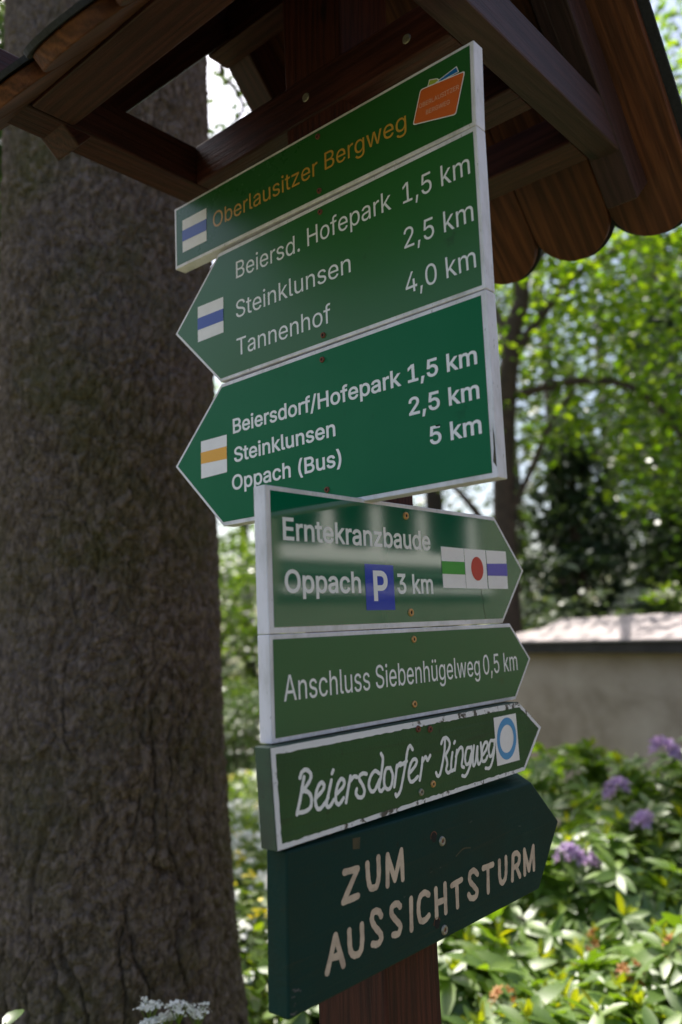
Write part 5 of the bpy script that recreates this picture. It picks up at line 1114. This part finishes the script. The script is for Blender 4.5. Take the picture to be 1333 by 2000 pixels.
# 1
t, q, zc = sign('long green sign with golden words, topmost, directly under the roof beam', 's1', 'A', tA, 0.0005, 0, 0)
sheet('panel', inset(q, [0.0045, 0.0058, 0.0052, 0.0048]), -tA - 0.0003, M['foil_dark'], t)
lettering(t, 's1', zc, -tA - 0.0006, M['letter_gold'], 1)
marker(t, zc, -tA - 0.0006, 's1m', 's1b', M['blue'])
yel = sheet('emblem', off(QQ['yel'], zc), -tA - 0.0005, M['marker_white'], t)
cy = off(QQ['yel'], zc); sheet('lime_field', inset(cy, 0.0012), -tA - 0.0007, M['lime'], yel)
o = sheet('emblem', off(QQ['blue'], zc), -tA - 0.0009, M['marker_white'], t)
sheet('blue_field', inset(off(QQ['blue'], zc), 0.0012), -tA - 0.0011, M['azure'], o)
lg = off(QQ['logo'], zc)
lgc = quad_round(lg, 0.004)
if area(lgc) < 0: lgc = lgc[::-1]
em = flat_shape('emblem', [lgc], -tA - 0.0013, M['marker_white'], t)
ic = quad_round(inset(lg, 0.0014), 0.0035)
if area(ic) < 0: ic = ic[::-1]
flat_shape('orange_field', [ic], -tA - 0.0015, M['orange'], em)
lt = off(QQ['ltx'], zc)
pale = paint('pale pink emblem lettering', (0.70, 0.36, 0.26), 0.4, (0.6, 0.3, 0.2), 0.1, 30, 0)
flat_shape('lettering', text_contours('OBERLAUSITZER', lt[0], lt[1], 0.0062, 6), -tA - 0.0017, pale, em)
flat_shape('lettering', text_contours('BERGWEG', lt[2], lt[3], 0.0062, 6), -tA - 0.0017, pale, em)
for x, z in off(QQ['scr1'], zc): screw(t, x, z, -tA - 0.0003, 0.0042, M['rust'])
# 2
t, q, zc = sign('green arrow sign with thin white lettering, second from the top, reading Tannenhof 4,0 km', 's2', 'A', tA, 0.0005, 0, 0)
sheet('panel', inset(q, [0.0062, 0.0052, 0.0052, 0.0044, 0.0044]), -tA - 0.0003, M['foil_mid'], t)
lettering(t, 's2', zc, -tA - 0.0006, M['letter_white'], 1)
marker(t, zc, -tA - 0.0006, 's2m', 's2b', M['blue'])
for x, z in off(QQ['scr2'], zc): screw(t, x, z, -tA - 0.0003, 0.0042, M['rust'])
# 3
t, q, zc = sign('emerald arrow sign with bold white lettering and a yellow striped marker', 's3', 'A', tA, 0.0005, 0, 0)
sheet('panel', inset(q, [0.0058, 0.0075, 0.0065, 0.0046, 0.0046]), -tA - 0.0003, M['foil_emerald'], t)
lettering(t, 's3', zc, -tA - 0.0006, M['letter_white'], 15)
marker(t, zc, -tA - 0.0006, 's3m', 's3b', M['yellow'])
for x, z in off(QQ['scr3'], zc): screw(t, x, z, -tA - 0.0003, 0.0042, M['rust'])
zq = q
chip = np.array([(zq[2][0] - 0.0008, zq[2][1] + 0.012), (zq[2][0] - 0.0052, zq[2][1] + 0.020), (zq[2][0] - 0.0032, zq[2][1] + 0.036), (zq[2][0] - 0.0026, zq[2][1] + 0.062), (zq[2][0] - 0.0012, zq[2][1] + 0.05)])
sheet('chipped_paint', [tuple(c) for c in chip], -tA - 0.0004, M['tape'], t)
# 4
t, q, zc = sign('glossy emerald arrow sign with a blue parking square and three markers pointing right', 's4', 'B', t4, 0.0005, 0, 0)
sheet('panel', inset(q, [0.0060, 0.0052, 0.0052, 0.0075, 0.0085]), -t4 - 0.0003, M['foil_gloss'], t)
lettering(t, 's4', zc, -t4 - 0.0006, M['letter_white'], 17, skip=('P',))
pk = sheet('parking_symbol', off(QQ['s4p'], zc), -t4 - 0.0006, M['parking'], t)
for (_, s, a, b, w, ch) in TEXT['s4']:
    if s == 'P': flat_shape('lettering', text_contours('P', (a[0], a[1] - zc), (b[0], b[1] - zc), ch, 22), -t4 - 0.0009, M['letter_white'], pk)
marker(t, zc, -t4 - 0.0006, 's4g', 's4gb', M['green_mark'])
rd = marker(t, zc, -t4 - 0.0006, 's4r')
c4 = off(QQ['s4rc'], zc); cen = (np.array(c4[0]) + np.array(c4[1]) + np.array(c4[2]) + np.array(c4[3])) / 4
rx, rz = abs(c4[1][0] - c4[0][0]) / 2, abs(c4[2][1] - c4[3][1]) / 2
flat_shape('red_dot', [np.array([cen + np.array([math.cos(a) * rx, math.sin(a) * rz]) for a in np.linspace(0, 2 * np.pi, 40, endpoint=False)])], -t4 - 0.0009, M['red'], rd)
marker(t, zc, -t4 - 0.0006, 's4v', 's4vb', M['violet'])
ck = off(QQ['crack'], zc)
cc = []
for i in range(len(ck) - 1): cc += ribbon([ck[i], ck[i + 1]], 0.0009, 0, np.random.default_rng(i))
flat_shape('crack', cc, -t4 - 0.0005, M['tape'], t)
for x, z in off(QQ['scr4'], zc): screw(t, x, z, -t4 - 0.0003, 0.0056, M['brass'])
# 5
t, q, zc = sign('narrow olive green arrow sign with one line of thin white lettering and 0,5 km', 's5', 'B', t4, 0.0005, 0, 0)
sheet('panel', inset(q, [0.0055, 0.0048, 0.0048, 0.0055, 0.0058]), -t4 - 0.0003, M['foil_olive'], t)
lettering(t, 's5', zc, -t4 - 0.0006, M['letter_white'], 2)
for x, z in off(QQ['scr5'], zc): screw(t, x, z, -t4 - 0.0003, 0.0048, M['brass'])
# 6
t, q, zc = sign('hand painted green arrow sign with cursive words, flaking border and light blue ring', 's6', 'B', t6, 0.0085, 0, 0, body=M['paint_green_side'])
rgs = np.random.default_rng(66)
face_o = inset(q, 0.0004)
sheet('painted_face', face_o, -t6 - 0.0002, M['paint_green'], t)
inn = inset(q, [0.0085, 0.0062, 0.0058, 0.0062, 0.0078])
def rough_edge(poly, amp, step=0.006):
    out = []
    n = len(poly)
    for i in range(n):
        a, b = np.array(poly[i]), np.array(poly[(i + 1) % n]); L = np.linalg.norm(b - a); k = max(2, int(L / step)); e = (b - a) / L; nn = np.array([-e[1], e[0]])
        for j in range(k): out.append(a + (b - a) * j / k + nn * rgs.normal(0, amp))
    return np.array(out)
oc = rough_edge(inset(q, 0.0006), 0.0001); icn = rough_edge(inn, 0.0004)
if area(oc) < 0: oc = oc[::-1]
if area(icn) > 0: icn = icn[::-1]
flat_shape('painted_border', [oc, icn], -t6 - 0.0006, M['flaky'], t)
cs = []
for sm, v in D['rw']:
    pts = [(v[i], v[i + 1] - zc) for i in range(0, len(v), 2)]
    cs += ribbon(pts, 0.0049, sm, rgs)
flat_shape('lettering', cs, -t6 - 0.0007, M['letter_white'], t)
rm = marker(t, zc, -t6 - 0.0010, 's6m')
c6 = off(QQ['s6c'], zc); i6 = off(QQ['s6i'], zc)
def ell(c, k=44):
    c = [np.array(p) for p in c]; ce = sum(c) / 4; ax = (c[1] - c[0]) / 2; az = (c[2] - c[3]) / 2
    return np.array([ce + ax * math.cos(a) + az * math.sin(a) for a in np.linspace(0, 2 * np.pi, k, endpoint=False)])
eo, ei = ell(c6), ell(i6)
if area(eo) < 0: eo = eo[::-1]
if area(ei) > 0: ei = ei[::-1]
flat_shape('blue_ring', [eo, ei], -t6 - 0.0013, M['sky_blue'], rm)
for k, (x, z) in enumerate(off(QQ['scr6'], zc)): screw(t, x, z, -t6 - 0.0006, 0.0045, (M['rust'], M['rust'], M['brass'], M['steel'])[k])
# 7
poly = D['s7']['o']; zc = sum(p[1] for p in poly) / len(poly)
t = thing('hiking_sign', 'thick dark petrol arrow board with cream painted capitals, lowest on the post', 'hiking sign', (0.06, 0.0, zc), 0, 'hiking signs on the post')
q = [(p[0], p[1] - zc) for p in poly]
b7 = prism_xz('board', q, -t7, -0.0005, M['paint_petrol'], t, 0.0)
nq = len(q)                                              # the upper edge is planed off: the back stands higher than the front
b7.data.vertices[nq].co.z += 0.0012; b7.data.vertices[nq + 1].co.z += 0.0180
bevel(b7, 0.003, 3)
scuff = paint('grey scuffed wood', (0.11, 0.10, 0.11), 0.8, (0.04, 0.045, 0.04), 0.8, 60, 0.3)
rsc = np.random.default_rng(70)
for k in range(16):
    if k < 9: sx, sz = q[4][0] + rsc.uniform(0.003, 0.022), q[4][1] + rsc.uniform(0.003, 0.035)
    else: sx, sz = rsc.uniform(q[0][0] + 0.02, q[1][0] - 0.02), rsc.uniform(q[3][1] + 0.01, q[0][1] - 0.01)
    a_ = rsc.uniform(-0.6, 1.2) if k < 9 else rsc.uniform(-0.3, 0.3); l_ = rsc.uniform(0.002, 0.007)
    flat_shape('scuff', ribbon([(sx, sz), (sx + math.cos(a_) * l_, sz + math.sin(a_) * l_)], rsc.uniform(0.0005, 0.0022 if k < 9 else 0.0008), 0, rsc), -t7 - 0.0003 - 0.00001 * k, scuff, t)
cs = []
rgs = np.random.default_rng(67)
for sm, v in D['zum']:
    pts = [(v[i], v[i + 1] - zc) for i in range(0, len(v), 2)]
    cs += ribbon(pts, 0.0079, sm, rgs)
flat_shape('lettering', cs, -t7 - 0.0004, M['letter_cream'], t)
for x, z in off(QQ['scr7'], zc): screw(t, x, z, -t7 - 0.0004, 0.0062, M['steel'], dark=M['rust'])
for x, z in off(QQ['hole7'], zc):
    c = np.array([(x + math.cos(a) * 0.0062 * (1 + 0.1 * math.sin(3 * a)), z + math.sin(a) * 0.0066) for a in np.linspace(0, 2 * np.pi, 24, endpoint=False)])
    hole = flat_shape('screw_hole', [c], -t7 - 0.0003, M['hole'], t)
    rim = np.array([(x - 0.0005 + math.cos(a) * (0.0078 if i < 14 else 0.0066) , z + math.sin(a) * (0.0078 if i < 14 else 0.0066)) for i, a in enumerate(list(np.linspace(0.3, 3.3, 14)) + list(np.linspace(3.3, 0.3, 14)))])
    flat_shape('hole_rim', [rim if area(rim) > 0 else rim[::-1]], -t7 - 0.0004, M['rust'], hole)
tp = np.array(off(QQ['tape'], zc))
flat_shape('old_stain', [tp if area(tp) > 0 else tp[::-1]], -t7 - 0.0002, M['tape'], t)
a, b = off(QQ['smear'], zc)
flat_shape('scratch', ribbon([a, ((a[0] + b[0]) / 2, (a[1] + b[1]) / 2 + 0.004), b], 0.0018, 1, rgs), -t7 - 0.0002, M['tape'], t)
